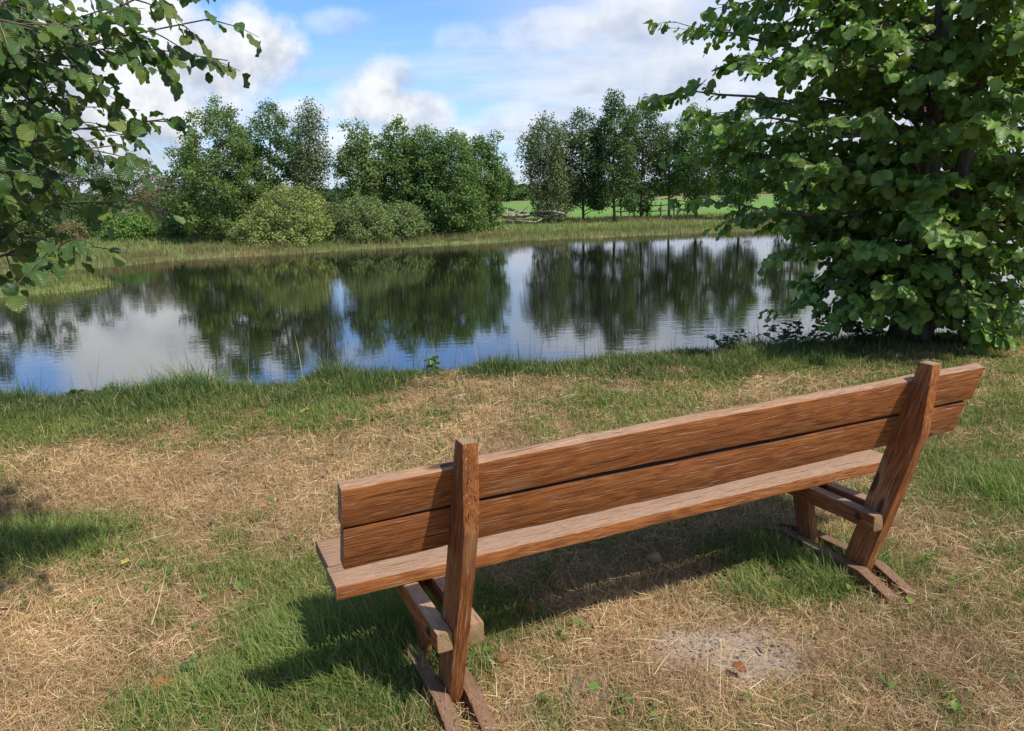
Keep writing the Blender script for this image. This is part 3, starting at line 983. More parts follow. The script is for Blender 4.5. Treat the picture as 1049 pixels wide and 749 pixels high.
# ------------------------------------------------------------------ trees, bushes and the like beyond the water
def far_tree(name, label, cat, base_px, top_y, z0, crown, n, leaf, colr, seed, group=None, bark=BARK, lean_px=0.0, clumps=90, clump_r=0.42, trunk_r=0.10,
             droop=0.0, low=0.12, stems=1, shell=0.45, var=0.22, yv=None):
    """crown: list of (share of height, radius in picture pixels)"""
    r = np.random.default_rng(seed)
    n = int(n * 1.65)
    leaf = leaf * 1.08
    colr = tuple(v * 1.3 for v in colr)
    clumps = int(clumps * 1.25)
    b = on_ground(base_px[0], base_px[1], z0)
    b[2] = float(ground_z(b[0:1], b[1:2])[0])
    tp = at_y(base_px[0] + lean_px, top_y, b[1])
    H = tp[2] - b[2]
    lean = tp[0] - b[0]
    ppm = F_PX / b[1]
    hs = np.array([c_[0] for c_ in crown])
    rs = np.array([c_[1] for c_ in crown]) / ppm
    root = empty(name, tuple(b))
    tag(root, label, cat, group)
    tb = Tubes()
    zz = np.linspace(0, 1, 9)

    def axis_at(t):
        return np.stack([lean * t ** 1.1 + 0.04 * np.sin(t * 7 + seed), 0.05 * np.sin(t * 5 + seed * 2), H * t], -1)
    for s_ in range(stems):
        ax_ = axis_at(zz * (0.97 if s_ == 0 else r.uniform(0.6, 0.9)))
        if s_:
            a_ = r.uniform(0, 6.28)
            ax_[:, 0] += math.cos(a_) * (0.12 + 0.45 * zz)
            ax_[:, 1] += math.sin(a_) * (0.12 + 0.45 * zz)
        tb.add(ax_, np.linspace(trunk_r, 0.012, 9) * (1 if s_ == 0 else 0.7), 6)
    cen, rad = [], []
    wgt = np.interp(np.linspace(low, 1, 200), hs, rs)
    cdf = np.cumsum(wgt ** 1.35) / np.sum(wgt ** 1.35)
    for i in range(clumps):
        t = float(np.interp((i + r.random()) / clumps, cdf, np.linspace(low, 1, 200)))
        R0 = float(np.interp(t, hs, rs))
        a = i * 2.39996 + r.uniform(-0.5, 0.5)
        q = R0 * math.sqrt(r.uniform(shell * shell, 1.0)) * r.uniform(0.82, 1.1)
        p = axis_at(np.array([t]))[0] + np.array([math.cos(a) * q, math.sin(a) * q, 0])
        if name != 'bush' and r.random() < 0.16:
            p = p + np.array([math.cos(a), math.sin(a), r.uniform(-0.2, 0.9)]) * r.uniform(0.1, 0.38)
        cen.append(p)
        rad.append(clump_r * r.uniform(0.6, 1.25) * min(1.0, 0.45 + R0))
        if i % 3 == 0 and q > 0.3:
            st = axis_at(np.array([max(0.05, t - 0.35 * q / H - 0.02)]))[0]
            tb.add(bezier(st, (st + p) / 2 + np.array([0, 0, 0.1 * q]), p, 5), np.linspace(0.022 + 0.012 * q, 0.006, 5), 4)
    cen, rad = np.array(cen), np.array(rad)
    prob = rad ** 2
    k = r.choice(len(cen), n, p=prob / prob.sum())
    dv = r.normal(0, 1, (n, 3))
    dv /= np.linalg.norm(dv, axis=1)[:, None]
    q = r.uniform(0.25, 1.0, n) ** 0.5
    P = cen[k] + dv * (rad[k] * q)[:, None] * np.array([1.15, 1.15, 0.72])
    P += r.normal(0, 0.07, (n, 3)) + r.normal(0, 1, (n, 3)) * (0.22 * r.random((n, 1)) ** 5)
    if droop:
        dd = r.random(n) ** 2 * droop
        P[:, 2] -= dd
    P[:, 2] = np.maximum(P[:, 2], 0.05)
    nor = unit(dv * 0.8 + r.normal(0, 0.55, (n, 3)) + np.array([0, 0, 0.55]))
    ref = unit(r.normal(0, 1, (n, 3)))
    e1 = unit(np.cross(nor, ref))
    e2 = np.cross(nor, e1)
    sz = leaf * r.uniform(0.55, 1.25, n)[:, None]
    Vv = np.stack([P - e1 * sz * 0.5, P - e2 * sz * 0.36 + nor * sz * 0.10, P + e1 * sz * 0.5, P + e2 * sz * 0.36 + nor * sz * 0.10], 1).reshape(-1, 3)
    Qq = np.arange(n * 4).reshape(n, 4)
    cl = np.array(colr) * (1 + r.normal(0, var * 0.55, (len(cen), 1)))[k] * (1 + r.normal(0, var * 0.6, (n, 1)))
    yel = (r.random(n) ** 4)[:, None] * 0.6
    cl = cl * (1 - yel) + np.array(yv if yv else (0.17, 0.20, 0.05)) * yel
    cl = np.clip(cl, 0.01, 0.5)
    tb.build('trunk', bark, root)
    mesh_np('crown', Vv, Qq, LEAF_FAR, root, {'col': col4(np.repeat(cl, 4, 0))})
    return root


GL = 'trees along the far bank'
DK = (0.040, 0.078, 0.024)
MID = (0.074, 0.132, 0.032)
OLV = (0.098, 0.138, 0.040)
round_c = lambda r_: [(0.0, r_ * 0.35), (0.12, r_ * 0.75), (0.35, r_), (0.6, r_ * 0.92), (0.8, r_ * 0.62), (0.93, r_ * 0.3), (1.0, r_ * 0.06)]
col_c = lambda r_: [(0.0, r_ * 0.3), (0.08, r_ * 0.75), (0.25, r_ * 0.8), (0.5, r_), (0.75, r_ * 0.75), (0.92, r_ * 0.35), (1.0, r_ * 0.05)]

# eastern row beyond the pond
far_tree('birch_tree', 'birch with pale slanting trunk and hanging grey green foliage beyond the pond', 'tree', (566, 229), 116, -0.4,
         [(0, 8), (0.1, 11), (0.2, 17), (0.4, 20), (0.65, 24), (0.85, 20), (1, 5)], 9000, 0.13, (0.075, 0.105, 0.045), 101, GL, BIRCH, -8, 90, 0.42, 0.10, 0.9, 0.06)
far_tree('alder_tree', 'dark spire topped alder pressed against the drooping birch', 'tree', (597, 227), 108, -0.4,
         [(0, 16), (0.12, 21), (0.3, 22), (0.5, 25), (0.75, 20), (0.92, 8), (1, 2)], 9500, 0.13, DK, 102, GL, lean_px=-1, clumps=95)
far_tree('alder_tree', 'tallest alder of the far row, with narrow pointed top', 'tree', (629, 227), 88, -0.4,
         [(0, 16), (0.1, 23), (0.25, 21), (0.32, 19), (0.45, 24), (0.65, 21), (0.85, 12), (1, 2)], 10500, 0.13, DK, 103, GL, clumps=100)
far_tree('alder_tree', 'slim alder with bare lower trunk beside the tallest one', 'tree', (657, 224), 97, -0.4,
         [(0, 8), (0.15, 11), (0.28, 13), (0.42, 20), (0.65, 22), (0.85, 13), (1, 2)], 8500, 0.13, DK, 104, GL, lean_px=2, clumps=85, low=0.05)
far_tree('alder_tree', 'small thin alder by the rail fence with sky showing through', 'tree', (686, 222), 118, -0.4,
         [(0, 3), (0.2, 4), (0.35, 16), (0.55, 17), (0.8, 9), (1, 2)], 5000, 0.13, (0.055, 0.09, 0.03), 105, GL, lean_px=-3, clumps=48, low=0.2)
far_tree('alder_tree', 'broad green alder by the rail fence, partly behind leaves of the bank tree', 'tree', (713, 223), 106, -0.4,
         [(0, 6), (0.15, 9), (0.28, 18), (0.5, 24), (0.75, 22), (0.92, 11), (1, 2)], 9500, 0.13, MID, 106, GL, clumps=95, low=0.1)
far_tree('alder_tree', 'alder almost hidden by the hanging boughs of the bank tree', 'tree', (757, 224), 110, -0.4,
         [(0, 6), (0.15, 12), (0.3, 22), (0.55, 25), (0.8, 18), (1, 2)], 9000, 0.13, MID, 107, GL, clumps=85)
far_tree('alder_tree', 'alder standing wholly behind the crown of the bank tree', 'tree', (815, 224), 120, -0.4, round_c(28), 6000, 0.15, MID, 108, GL, clumps=70)

# middle clump
far_tree('poplar_tree', 'loose tree with bare grey trunk next to the gap in the far clump', 'tree', (368, 241), 122, -0.4,
         [(0, 6), (0.2, 10), (0.4, 18), (0.6, 20), (0.8, 15), (0.93, 8), (1, 2)], 6000, 0.125, (0.096, 0.145, 0.044), 111, GL, GREYWOOD, -2, 60, 0.38, 0.09, low=0.28, stems=2)
far_tree('poplar_tree', 'upright tree with pale forked trunk in the far clump', 'tree', (402, 239), 118, -0.4,
         [(0, 8), (0.2, 12), (0.4, 22), (0.6, 24), (0.8, 18), (0.93, 9), (1, 2)], 8500, 0.125, (0.090, 0.142, 0.040), 112, GL, GREYWOOD, 6, 75, 0.38, 0.08, low=0.2, stems=3)
far_tree('poplar_tree', 'full green tree in the middle of the far clump', 'tree', (432, 239), 126, -0.4,
         [(0, 16), (0.1, 24), (0.35, 28), (0.6, 27), (0.8, 20), (0.95, 8), (1, 2)], 10500, 0.125, (0.082, 0.135, 0.036), 113, GL, lean_px=4, clumps=100)
far_tree('poplar_tree', 'dense tree with leaves to the ground in the far clump', 'tree', (462, 239), 132, -0.4,
         [(0, 20), (0.1, 28), (0.35, 31), (0.6, 28), (0.8, 20), (0.95, 8), (1, 2)], 11000, 0.125, (0.072, 0.124, 0.034), 114, GL, lean_px=2, clumps=100, low=0.04)
far_tree('poplar_tree', 'rounded end tree of the far clump beside the open field', 'tree', (491, 235), 137, -0.4,
         [(0, 14), (0.1, 22), (0.35, 25), (0.6, 26), (0.8, 19), (0.95, 8), (1, 2)], 9000, 0.13, (0.072, 0.124, 0.034), 115, GL, lean_px=3, clumps=95, low=0.05)
far_tree('thorn_tree', 'low wide dark tree at the field edge behind the clump', 'tree', (514, 214), 168, -0.4,
         [(0, 2), (0.25, 8), (0.5, 14), (0.8, 11), (1, 3)], 2600, 0.22, DK, 116, GL, clumps=40, low=0.2, clump_r=0.5)

# western clump
far_tree('alder_tree', 'large bright alder in the clump behind the willow bush', 'tree', (226, 247), 101, -0.45,
         [(0, 30), (0.1, 44), (0.3, 52), (0.5, 48), (0.7, 37), (0.88, 19), (1, 4)], 19000, 0.115, (0.082, 0.130, 0.036), 121, GL, lean_px=-4, clumps=130, clump_r=0.40, stems=2, low=0.05)
far_tree('alder_tree', 'dark alder standing close behind the large bright one', 'tree', (278, 243), 102, -0.45,
         [(0, 16), (0.15, 26), (0.35, 38), (0.55, 38), (0.75, 29), (0.9, 15), (1, 3)], 13500, 0.115, (0.052, 0.100, 0.028), 122, GL, lean_px=-3, clumps=115, clump_r=0.40, stems=2)
far_tree('birch_tree', 'airy birch with thin hanging twigs beside the dark alder', 'tree', (318, 243), 99, -0.4,
         [(0, 5), (0.2, 8), (0.35, 14), (0.55, 16), (0.75, 13), (0.9, 11), (1, 3)], 6000, 0.11, (0.085, 0.112, 0.052), 123, GL, GREYWOOD, -2, 60, 0.36, 0.06, 0.9, 0.2)
far_tree('alder_tree', 'dark shaded alder filling the foot of the western clump', 'tree', (200, 243), 150, -0.45, round_c(32), 7000, 0.12, DK, 124, GL, clumps=70)
far_tree('ash_tree', 'pale hazy tree rising behind reddish shrubs', 'tree', (137, 236), 158, -0.4, round_c(34), 8000, 0.13, (0.078, 0.105, 0.048), 125, GL, clumps=80)
far_tree('ash_tree', 'grey green tree seen between the overhanging leaves', 'tree', (82, 238), 150, -0.4, round_c(38), 8000, 0.13, (0.062, 0.095, 0.036), 126, GL, clumps=80)
far_tree('oak_tree', 'dark oak behind the overhanging leaves', 'tree', (20, 242), 120, -0.4, round_c(50), 9000, 0.14, DK, 127, GL, clumps=90)
far_tree('oak_tree', 'tall oak whose top shows only mirrored in the pond', 'tree', (-60, 246), 92, -0.4, round_c(60), 9000, 0.15, DK, 128, GL, clumps=90)

# bushes
GB = 'bushes along the far shore'
dome = lambda r_: [(0.0, r_ * 0.95), (0.25, r_), (0.5, r_ * 0.92), (0.75, r_ * 0.68), (0.92, r_ * 0.38), (1.0, r_ * 0.1)]


def bush(label, px, ty, r_, n, colr, seed, leaf=0.10, clumps=90, cr=0.30, **kw):
    return far_tree('bush', label, 'bush', px, ty, -0.5, dome(r_), n, leaf, colr, seed, GB, clumps=clumps, clump_r=cr, trunk_r=0.04, low=0.0, stems=3, shell=0.6, **kw)


YW = (0.190, 0.218, 0.070)
bush('yellow green rounded willow bush, the biggest on the far shore', (296, 249), 190, 48, 13000, YW, 131, 0.095, 140, 0.30, yv=(0.25, 0.26, 0.09))
bush('yellow green willow shoots low in front of the big willow bush', (262, 250), 222, 26, 4500, (0.130, 0.168, 0.058), 132, 0.095, 55, 0.26)
bush('grey green willow bush next to the yellow green one', (372, 246), 201, 34, 8500, (0.125, 0.165, 0.062), 133, 0.095, 95, 0.28)
bush('grey green willow bush spreading low below the clump of trees', (412, 244), 208, 30, 7500, (0.122, 0.164, 0.060), 134, 0.095, 85, 0.27)
bush('small tapering willow bush ending the row of bushes', (441, 241), 222, 17, 3000, (0.125, 0.155, 0.055), 135, 0.095, 40, 0.25)
bush('bright green leafy bush below the reddish shrub', (134, 249), 220, 27, 6000, (0.095, 0.170, 0.038), 136, 0.12, 60, 0.30)
bush('low green bush beside the dark foot of the alders', (183, 247), 226, 16, 3000, (0.075, 0.125, 0.035), 137, 0.11, 40, 0.26)
bush('reddish brown shrub before the western alders', (166, 243), 178, 30, 7000, (0.130, 0.110, 0.060), 138, 0.10, 75, 0.32, yv=(0.19, 0.19, 0.06))
bush('tawny brown low shrub by the overhanging twig', (52, 252), 226, 34, 5500, (0.135, 0.115, 0.058), 139, 0.11, 55, 0.3)
bush('dark green bush with glossy shade below hazy trees', (86, 248), 205, 36, 7500, (0.045, 0.085, 0.025), 140, 0.12, 75, 0.32)
bush('dull green bush at the shore behind the reed spit', (10, 258), 205, 46, 7000, (0.060, 0.095, 0.030), 141, 0.12, 70, 0.34)
bush('dark weedy bush at the foot of the far clump', (452, 237), 214, 20, 2800, DK, 142, 0.12, 35, 0.28)

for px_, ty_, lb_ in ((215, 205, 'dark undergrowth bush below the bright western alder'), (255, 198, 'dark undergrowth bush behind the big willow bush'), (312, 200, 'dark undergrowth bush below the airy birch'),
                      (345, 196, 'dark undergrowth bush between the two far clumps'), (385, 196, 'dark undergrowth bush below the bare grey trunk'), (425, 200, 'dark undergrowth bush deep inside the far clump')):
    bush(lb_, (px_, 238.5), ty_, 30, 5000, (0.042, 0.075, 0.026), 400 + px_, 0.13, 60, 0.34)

# far hedge at the end of the field
GH = 'hedge bushes at the end of the field'
hz = [(462, 190, 20, MID, 'dark hedge bush half hidden by the clump of trees'), (505, 189, 16, DK, 'dark rounded bush in the hedge past the field'),
      (536, 191, 17, MID, 'mid green bush in the hedge past the field'), (560, 190, 18, (0.11, 0.12, 0.045), 'olive brown bush in the hedge past the field'),
      (590, 186, 20, (0.10, 0.125, 0.045), 'olive bush in the hedge behind the drooping birch'), (640, 180, 24, MID, 'hedge bush showing between alder trunks'),
      (690, 178, 26, MID, 'hedge bush glimpsed behind the rail fence'), (735, 180, 24, OLV, 'yellowish hedge bush beyond the fence end'), (790, 178, 26, MID, 'hedge bush beyond the hanging boughs')]
for i, (px, ty, r_, colr, lb) in enumerate(hz):
    hp = 208 - (px - 530) * 0.0286
    o = far_tree('hedge_bush', lb, 'bush', (px, hp - 2.2), ty, -0.4, dome(r_), 2400, 0.40, colr, 150 + i, GH, clumps=50, clump_r=0.75, trunk_r=0.06, low=0.0, stems=2)

# a mass of woodland on the horizon
r = np.random.default_rng(5)
n = 26000
X = r.uniform(-260, 320, n)
Yd = r.uniform(255, 300, n)
top = 2.2 + 3.6 * vnoise(X, Yd * 0 + 3, 0.05, 61, 3) ** 1.5
P = np.stack([X, Yd, -0.4 + top * r.random(n) ** 0.7], -1)
e1 = unit(r.normal(0, 1, (n, 3)))
e2 = unit(np.cross(e1, r.normal(0, 1, (n, 3))))
sz = r.uniform(0.6, 1.5, n)[:, None]
Vv = np.stack([P - e1 * sz, P - e2 * sz * 0.7, P + e1 * sz, P + e2 * sz * 0.7], 1).reshape(-1, 3)
cl = np.array((0.055, 0.085, 0.040)) * r.uniform(0.6, 1.4, (n, 1))
wood = mesh_np('distant_woodland', Vv, np.arange(4 * n).reshape(n, 4), LEAF_FAR, None, {'col': col4(np.repeat(cl, 4, 0))})
tag(wood, 'low dark line of woods along the horizon', 'woodland', kind='stuff')

# ------------------------------------------------------------------ timber on the far bank
GLOG = 'felled branches heaped on the far bank'
logs = [(484, 231, 1.9, 4, 0.07), (497, 230, 2.6, -4, 0.06), (508, 231, 1.4, 10, 0.08), (520, 228, 2.8, 3, 0.09), (530, 230, 2.0, -9, 0.06), (541, 227, 2.6, -14, 0.08),
        (552, 228, 2.4, 12, 0.10), (560, 225, 2.0, 18, 0.07), (566, 229, 1.6, -6, 0.09), (514, 226, 1.6, -16, 0.05), (535, 225, 2.2, 8, 0.05), (574, 227, 1.4, 5, 0.08), (549, 231, 2.1, 1, 0.07), (492, 227, 1.2, 22, 0.05)]
for i, (px, py, L_, tilt, rad) in enumerate(logs):
    rr_ = random.Random(i)
    p = on_ground(px, py, -0.4)
    p[1] = 50.5 + rr_.uniform(-1.2, 1.2)
    p[0] = at_y(px, py, p[1])[0]
    gz0 = float(ground_z(p[0:1], p[1:2])[0])
    rad *= 1.25
    root = empty('felled_branch', (p[0], p[1], gz0 + rad * 0.8 + 0.22 + (0.40 * rr_.random() if 500 < px < 572 else 0.02)), R(rr_.uniform(-28, 28)))
    tag(root, 'bleached felled branch in the heap on the far bank', 'branch', GLOG)
    t = np.linspace(-0.5, 0.5, 7)
    path = np.stack([t * L_, 0.05 * np.sin(t * 5 + i), np.sin(R(tilt)) * t * L_ + 0.04 * np.sin(t * 6 + i)], -1)
    tb = Tubes()
    tb.add(path, np.linspace(rad, rad * 0.5, 7), 7)
    tb.build('stem', LOG, root)
    for k in range(3):
        tb = Tubes()
        q = path[2 + k]
        tb.add(np.stack([q, q + np.array([0.25, rr_.uniform(-.3, .3), 0.18]), q + np.array([0.55, rr_.uniform(-.5, .5), 0.22 + 0.2 * rr_.random()])]), [rad * 0.4, rad * 0.3, rad * 0.12], 5)
        tb.build('side_shoot', LOG, root)

p0, p1 = on_ground(638, 222, -0.4), on_ground(735, 219.5, -0.4)
p0[1] = p1[1] = 58.0
p0[0], p1[0] = at_y(636, 222, 58)[0], at_y(704, 220, 58)[0]
fence = empty('rail_fence', (p0[0], 58.0, -0.4))
tag(fence, 'low brown rail fence behind the alder row', 'fence')
ln = p1[0] - p0[0]
npost = 6
for i in range(npost):
    x = ln * i / (npost - 1)
    z = float(ground_z(np.array([p0[0] + x]), np.array([58.0]))[0]) + 0.4
    tb = Tubes()
    tb.add(np.array([(x, 0, z - 0.1), (x, 0, z + 0.45), (x + 0.01, 0, z + 0.95)]), [0.06, 0.055, 0.05], 6)
    tb.build('post', GREYWOOD, fence)
for h in (0.38, 0.78):
    tb = Tubes()
    xs = np.linspace(-0.3, ln + 0.3, 12)
    zz = ground_z(p0[0] + xs, np.full(12, 58.0)) + 0.4
    tb.add(np.stack([xs, np.full(12, -0.075), zz + h + 0.02 * np.sin(xs * 2)], -1), np.full(12, 0.045), 6)
    tb.build('rail', GREYWOOD, fence)

pp = at_y(544, 192, 150)
pole = empty('utility_pole', (pp[0], 150, -0.4))
tag(pole, 'thin wooden utility pole on the horizon above the hedge', 'pole')
tb = Tubes()
tb.add(np.array([(0, 0, -0.2), (0, 0, 3.5), (0, 0, 7.0)]), [0.16, 0.14, 0.11], 8)
tb.build('mast', GREYWOOD, pole)
tb = Tubes()
tb.add(np.array([(-0.7, 0, 6.5), (0.0, 0, 6.5), (0.7, 0, 6.5)]), [0.06, 0.06, 0.06], 6)
tb.build('crossarm', GREYWOOD, pole)

lg = on_ground(467, 249.5, WATER)  # dark form added in place of the shadowed overhang at the shore
root = Tubes()
t = np.linspace(-1, 1, 7)
root.add(np.stack([t * 0.75, 0.08 * np.sin(t * 4), 0.05 + 0.05 * np.cos(t * 2)], -1), [0.05, 0.13, 0.16, 0.15, 0.14, 0.10, 0.04], 7)
sl = root.build('shade_notch', bark_mat('shade_notch_dark', (0.02, 0.017, 0.012), (0.06, 0.05, 0.035)))
sl.location = (lg[0], lg[1] + 0.1, WATER)
tag(sl, 'dark form added for the shadowed notch in the far shore', 'notch')

# ------------------------------------------------------------------ grasses
def near_points(n, dmin=1.25, dmax=9.6, spread=0.86):
    d = rng.uniform(dmin, dmax, n)
    th = rng.uniform(-spread, spread, n)
    x = d * th
    return x, d


# dry grass: fallen straws and short dead tufts
N = 720000
x, y = near_points(N)
g = green(x, y)
keep = (rng.random(N) < (1.06 - 0.80 * g)) & (rng.random(N) < 1 - 0.86 * bare(x, y)) & (pond_sd(x, y) < -0.05)
x, y = x[keep], y[keep]
n = len(x)
z = ground_z(x, y)
d = y
mat_n = vnoise(x, y, 1.6, 51, 3)
lying = rng.random(n) < 0.5
L = np.where(lying, rng.uniform(0.025, 0.095, n), rng.uniform(0.025, 0.085, n)) * (0.75 + 0.6 * mat_n)
lean = np.where(lying, rng.uniform(1.15, 1.62, n), rng.uniform(0.1, 1.1, n))
bend = np.where(lying, rng.uniform(-0.45, 0.55, n), rng.uniform(-0.2, 0.9, n))
az = rng.uniform(0, 6.283, n) + 0.0
wd = rng.uniform(0.0012, 0.0028, n) * np.maximum(1.0, d / 3.4)
tone = rng.random((n, 1))
pal = np.array([0.52, 0.335, 0.175]) * (1 - tone) + np.array([0.32, 0.19, 0.095]) * tone
k2 = rng.random((n, 1))
pal = np.where(k2 < 0.14, np.array([0.26, 0.15, 0.075]), pal)
pal = np.where(k2 > 0.86, np.array([0.66, 0.50, 0.32]), pal)
pal = np.where((k2 > 0.14) & (k2 < 0.22), np.array([0.30, 0.28, 0.10]), pal)
pal = pal * (0.30 + 0.75 * vnoise(x, y, 1.1, 52, 4) + 0.65 * vnoise(x, y, 6.0, 60, 3))[:, None]
base = np.stack([x, y, z + np.where(lying, rng.uniform(0.0, 0.045, n), -0.003)], -1)
dry = ribbons('dry_grass', base, az, L, lean, bend, wd, pal, STRAW, 3)
tag(dry, 'sun bleached dry grass and fallen straw around the bench', 'grass', kind='stuff')

# living grass
N = 620000
x, y = near_points(N)
g = green(x, y)
keep = (rng.random(N) < 0.035 + 0.965 * g ** 1.15) & (rng.random(N) < 1 - 0.93 * bare(x, y)) & (pond_sd(x, y) < 0.02)
x, y, g = x[keep], y[keep], g[keep]
n = len(x)
z = ground_z(x, y)
edge = y - (7.75 + 0.19 * x)
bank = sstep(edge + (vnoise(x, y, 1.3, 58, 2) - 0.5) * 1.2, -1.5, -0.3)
tall = np.zeros(n)
for cx, cy, rx, ry, hh in [(-0.62, 2.66, 0.42, 0.27, 1.0), (-0.33, 2.95, 0.2, 0.3, 0.9), (-2.55, 3.72, 0.42, 0.36, 0.8), (2.85, 4.0, 0.5, 0.4, 0.5), (-1.1, 2.42, 0.35, 0.22, 0.5), (-3.15, 7.45, 0.42, 0.3, 2.6), (1.5, 3.3, .25, .2, .4), (1.36, 3.17, 0.12, 0.16, 0.75), (1.22, 3.42, 0.16, 0.16, 0.7), (1.62, 3.22, 0.1, 0.1, 0.4), (1.05, 3.05, 0.2, 0.14, 0.35),
                         (-1.75, 7.5, 0.25, 0.2, 1.2), (0.5, 8.1, 0.3, 0.3, 1.0)]:
    tall = np.maximum(tall, hh * np.exp(-(((x - cx) / rx) ** 2 + ((y - cy) / ry) ** 2) * 1.2))
L = rng.uniform(0.03, 0.085, n) * (0.7 + 0.6 * g) + tall * rng.uniform(0.04, 0.20, n) + bank * rng.uniform(0.0, 0.105, n) * (0.35 + 1.3 * sstep(vnoise(x, y, 1.9, 59, 3), 0.35, 0.7))
lean = rng.uniform(0.05, 0.85, n) * (1 + 0.2 * tall)
bend = rng.uniform(0.1, 1.3, n) + 0.4 * np.minimum(tall, 1)
az = rng.uniform(0, 6.283, n)
tmask = tall > 0.3
az = np.where(tmask & (rng.random(n) < 0.6), rng.normal(2.6, 0.8, n), az)
wd = (rng.uniform(0.0022, 0.0044, n) + 0.0022 * np.minimum(tall, 1)) * np.maximum(1.0, y / 3.6)
tone = rng.random((n, 1))
pal = np.array([0.085, 0.150, 0.028]) * (1 - tone) + np.array([0.175, 0.225, 0.050]) * tone
fresh = np.clip(tall, 0, 1)[:, None]
pal = pal * (1 - 0.5 * fresh) + np.array([0.095, 0.200, 0.035]) * 0.5 * fresh
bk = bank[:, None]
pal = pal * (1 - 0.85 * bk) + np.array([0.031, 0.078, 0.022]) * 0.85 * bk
k2 = rng.random((n, 1))
pal = np.where(k2 < 0.12 * (1 - 0.6 * bk), np.array([0.40, 0.32, 0.13]), pal)
pal = pal * (0.7 + 0.55 * vnoise(x, y, 1.7, 53, 3))[:, None]
tipc = pal * 0.8 + np.array([0.30, 0.27, 0.09]) * 0.2
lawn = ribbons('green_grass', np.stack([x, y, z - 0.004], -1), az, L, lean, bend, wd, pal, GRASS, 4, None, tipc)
tag(lawn, 'green grass in tufts on the dry bank and along the water', 'grass', kind='stuff')

# grass grown up round the feet of the bench
def bench_xy(u, v):
    return -0.5369 + u * math.cos(YAW) - v * math.sin(YAW), 2.1492 + u * math.sin(YAW) + v * math.cos(YAW)


n = 3400
sel = rng.random(n)
u = np.where(sel < 0.62, rng.normal(2.12, 0.055, n), np.where(sel < 0.8, rng.normal(2.42, 0.05, n), rng.normal(0.20, 0.06, n)))
v = np.where(sel < 0.62, rng.uniform(0.03, 0.52, n), rng.uniform(-0.05, 0.6, n))
x, y = bench_xy(u, v)
pal = np.array([0.095, 0.165, 0.035]) * rng.uniform(0.6, 1.4, (n, 1))
pal = np.where(rng.random((n, 1)) < 0.28, np.array([0.46, 0.33, 0.16]), pal)
foot = ribbons('foot_grass', np.stack([x, y, ground_z(x, y) - 0.004], -1), rng.uniform(0, 6.28, n), rng.uniform(0.05, 0.15, n), rng.uniform(0.0, 0.6, n), rng.uniform(0.2, 1.2, n), rng.uniform(0.0025, 0.0045, n), pal, GRASS, 4)
tag(foot, 'taller grass grown up against the feet of the bench', 'grass', kind='stuff')

# thin seeding stalks on the brow of the bank
n = 420
x = rng.uniform(-7.5, 7.0, n)
y = 7.75 + 0.19 * x + rng.normal(0.0, 0.28, n)
z = ground_z(x, y)
cl_ = vnoise(x, y, 0.8, 54, 2)
L = rng.uniform(0.22, 0.62, n) * (0.6 + 0.7 * cl_)
pal = np.where(rng.random((n, 1)) < 0.5, np.array([0.36, 0.28, 0.13]), np.array([0.10, 0.15, 0.04])) * rng.uniform(0.6, 1.2, (n, 1))
stalk = ribbons('seeding_stalks', np.stack([x, y, z], -1), rng.uniform(0, 6.28, n), L, rng.uniform(0, 0.25, n), rng.uniform(0, 0.5, n), rng.uniform(0.005, 0.009, n), pal, STRAW, 4)
tag(stalk, 'thin seeding grass stalks standing along the water edge', 'grass', kind='stuff')

# straggling dead stalks in the trodden grass
n = 260
x, y = near_points(n, 1.6, 7.0)
z = ground_z(x, y)
pal = np.array([0.60, 0.47, 0.27]) * rng.uniform(0.7, 1.15, (n, 1))
straws = ribbons('loose_straw', np.stack([x, y, z + rng.uniform(0.01, 0.05, n)], -1), rng.uniform(0, 6.28, n), rng.uniform(0.12, 0.28, n), rng.uniform(0.9, 1.6, n), rng.uniform(-0.4, 0.7, n),
                 rng.uniform(0.0018, 0.003, n) * np.maximum(1, y / 3.5), pal, STRAW, 5)
tag(straws, 'long pale straws lying loose on the trodden grass', 'straw', kind='stuff')

# bits of dead leaf caught in the turf
n = 420
x, y = near_points(n, 1.5, 7.5)
z = ground_z(x, y) + rng.uniform(0.015, 0.04, n)
Vt, Qt, Lt = TEMPL[1]
tipd = unit(np.stack([rng.normal(0, 1, n), rng.normal(0, 1, n), rng.normal(0, 0.25, n)], -1))
nrm = np.array([0, 0, 1.0]) + rng.normal(0, 0.35, (n, 3))
pal = np.where(rng.random((n, 1)) < 0.7, np.array([0.26, 0.13, 0.06]), np.array([0.34, 0.26, 0.10])) * rng.uniform(0.5, 1.2, (n, 1))
bits = leaves_mesh('leaf_litter', np.stack([x, y, z], -1), tipd, nrm, rng.uniform(0.012, 0.034, n), pal, DEADLEAF, None)
tag(bits, 'small brown bits of dead leaf caught in the turf', 'litter', kind='stuff')

# clover and plantain leaves among the grass
n = 3600
x, y = near_points(n, 1.5, 8.0)
g = green(x, y)
ok = (rng.random(n) < g * 1.1) & (vnoise(x, y, 1.5, 71, 2) > 0.47)
x, y = x[ok], y[ok]
n = len(x)
z = ground_z(x, y) + rng.uniform(0.01, 0.05, n)
tipd = unit(np.stack([rng.normal(0, 1, n), rng.normal(0, 1, n), rng.uniform(0, 0.7, n)], -1))
nrm = np.array([0, 0, 1.0]) + rng.normal(0, 0.3, (n, 3))
pal = np.array([0.125, 0.205, 0.040]) * rng.uniform(0.6, 1.3, (n, 1))
clover = leaves_mesh('ground_weeds', np.stack([x, y, z], -1), tipd, nrm, rng.uniform(0.015, 0.042, n), pal, LEAF_NEAR, None)
tag(clover, 'small broad weed leaves spread through the green turf', 'weeds', kind='stuff')

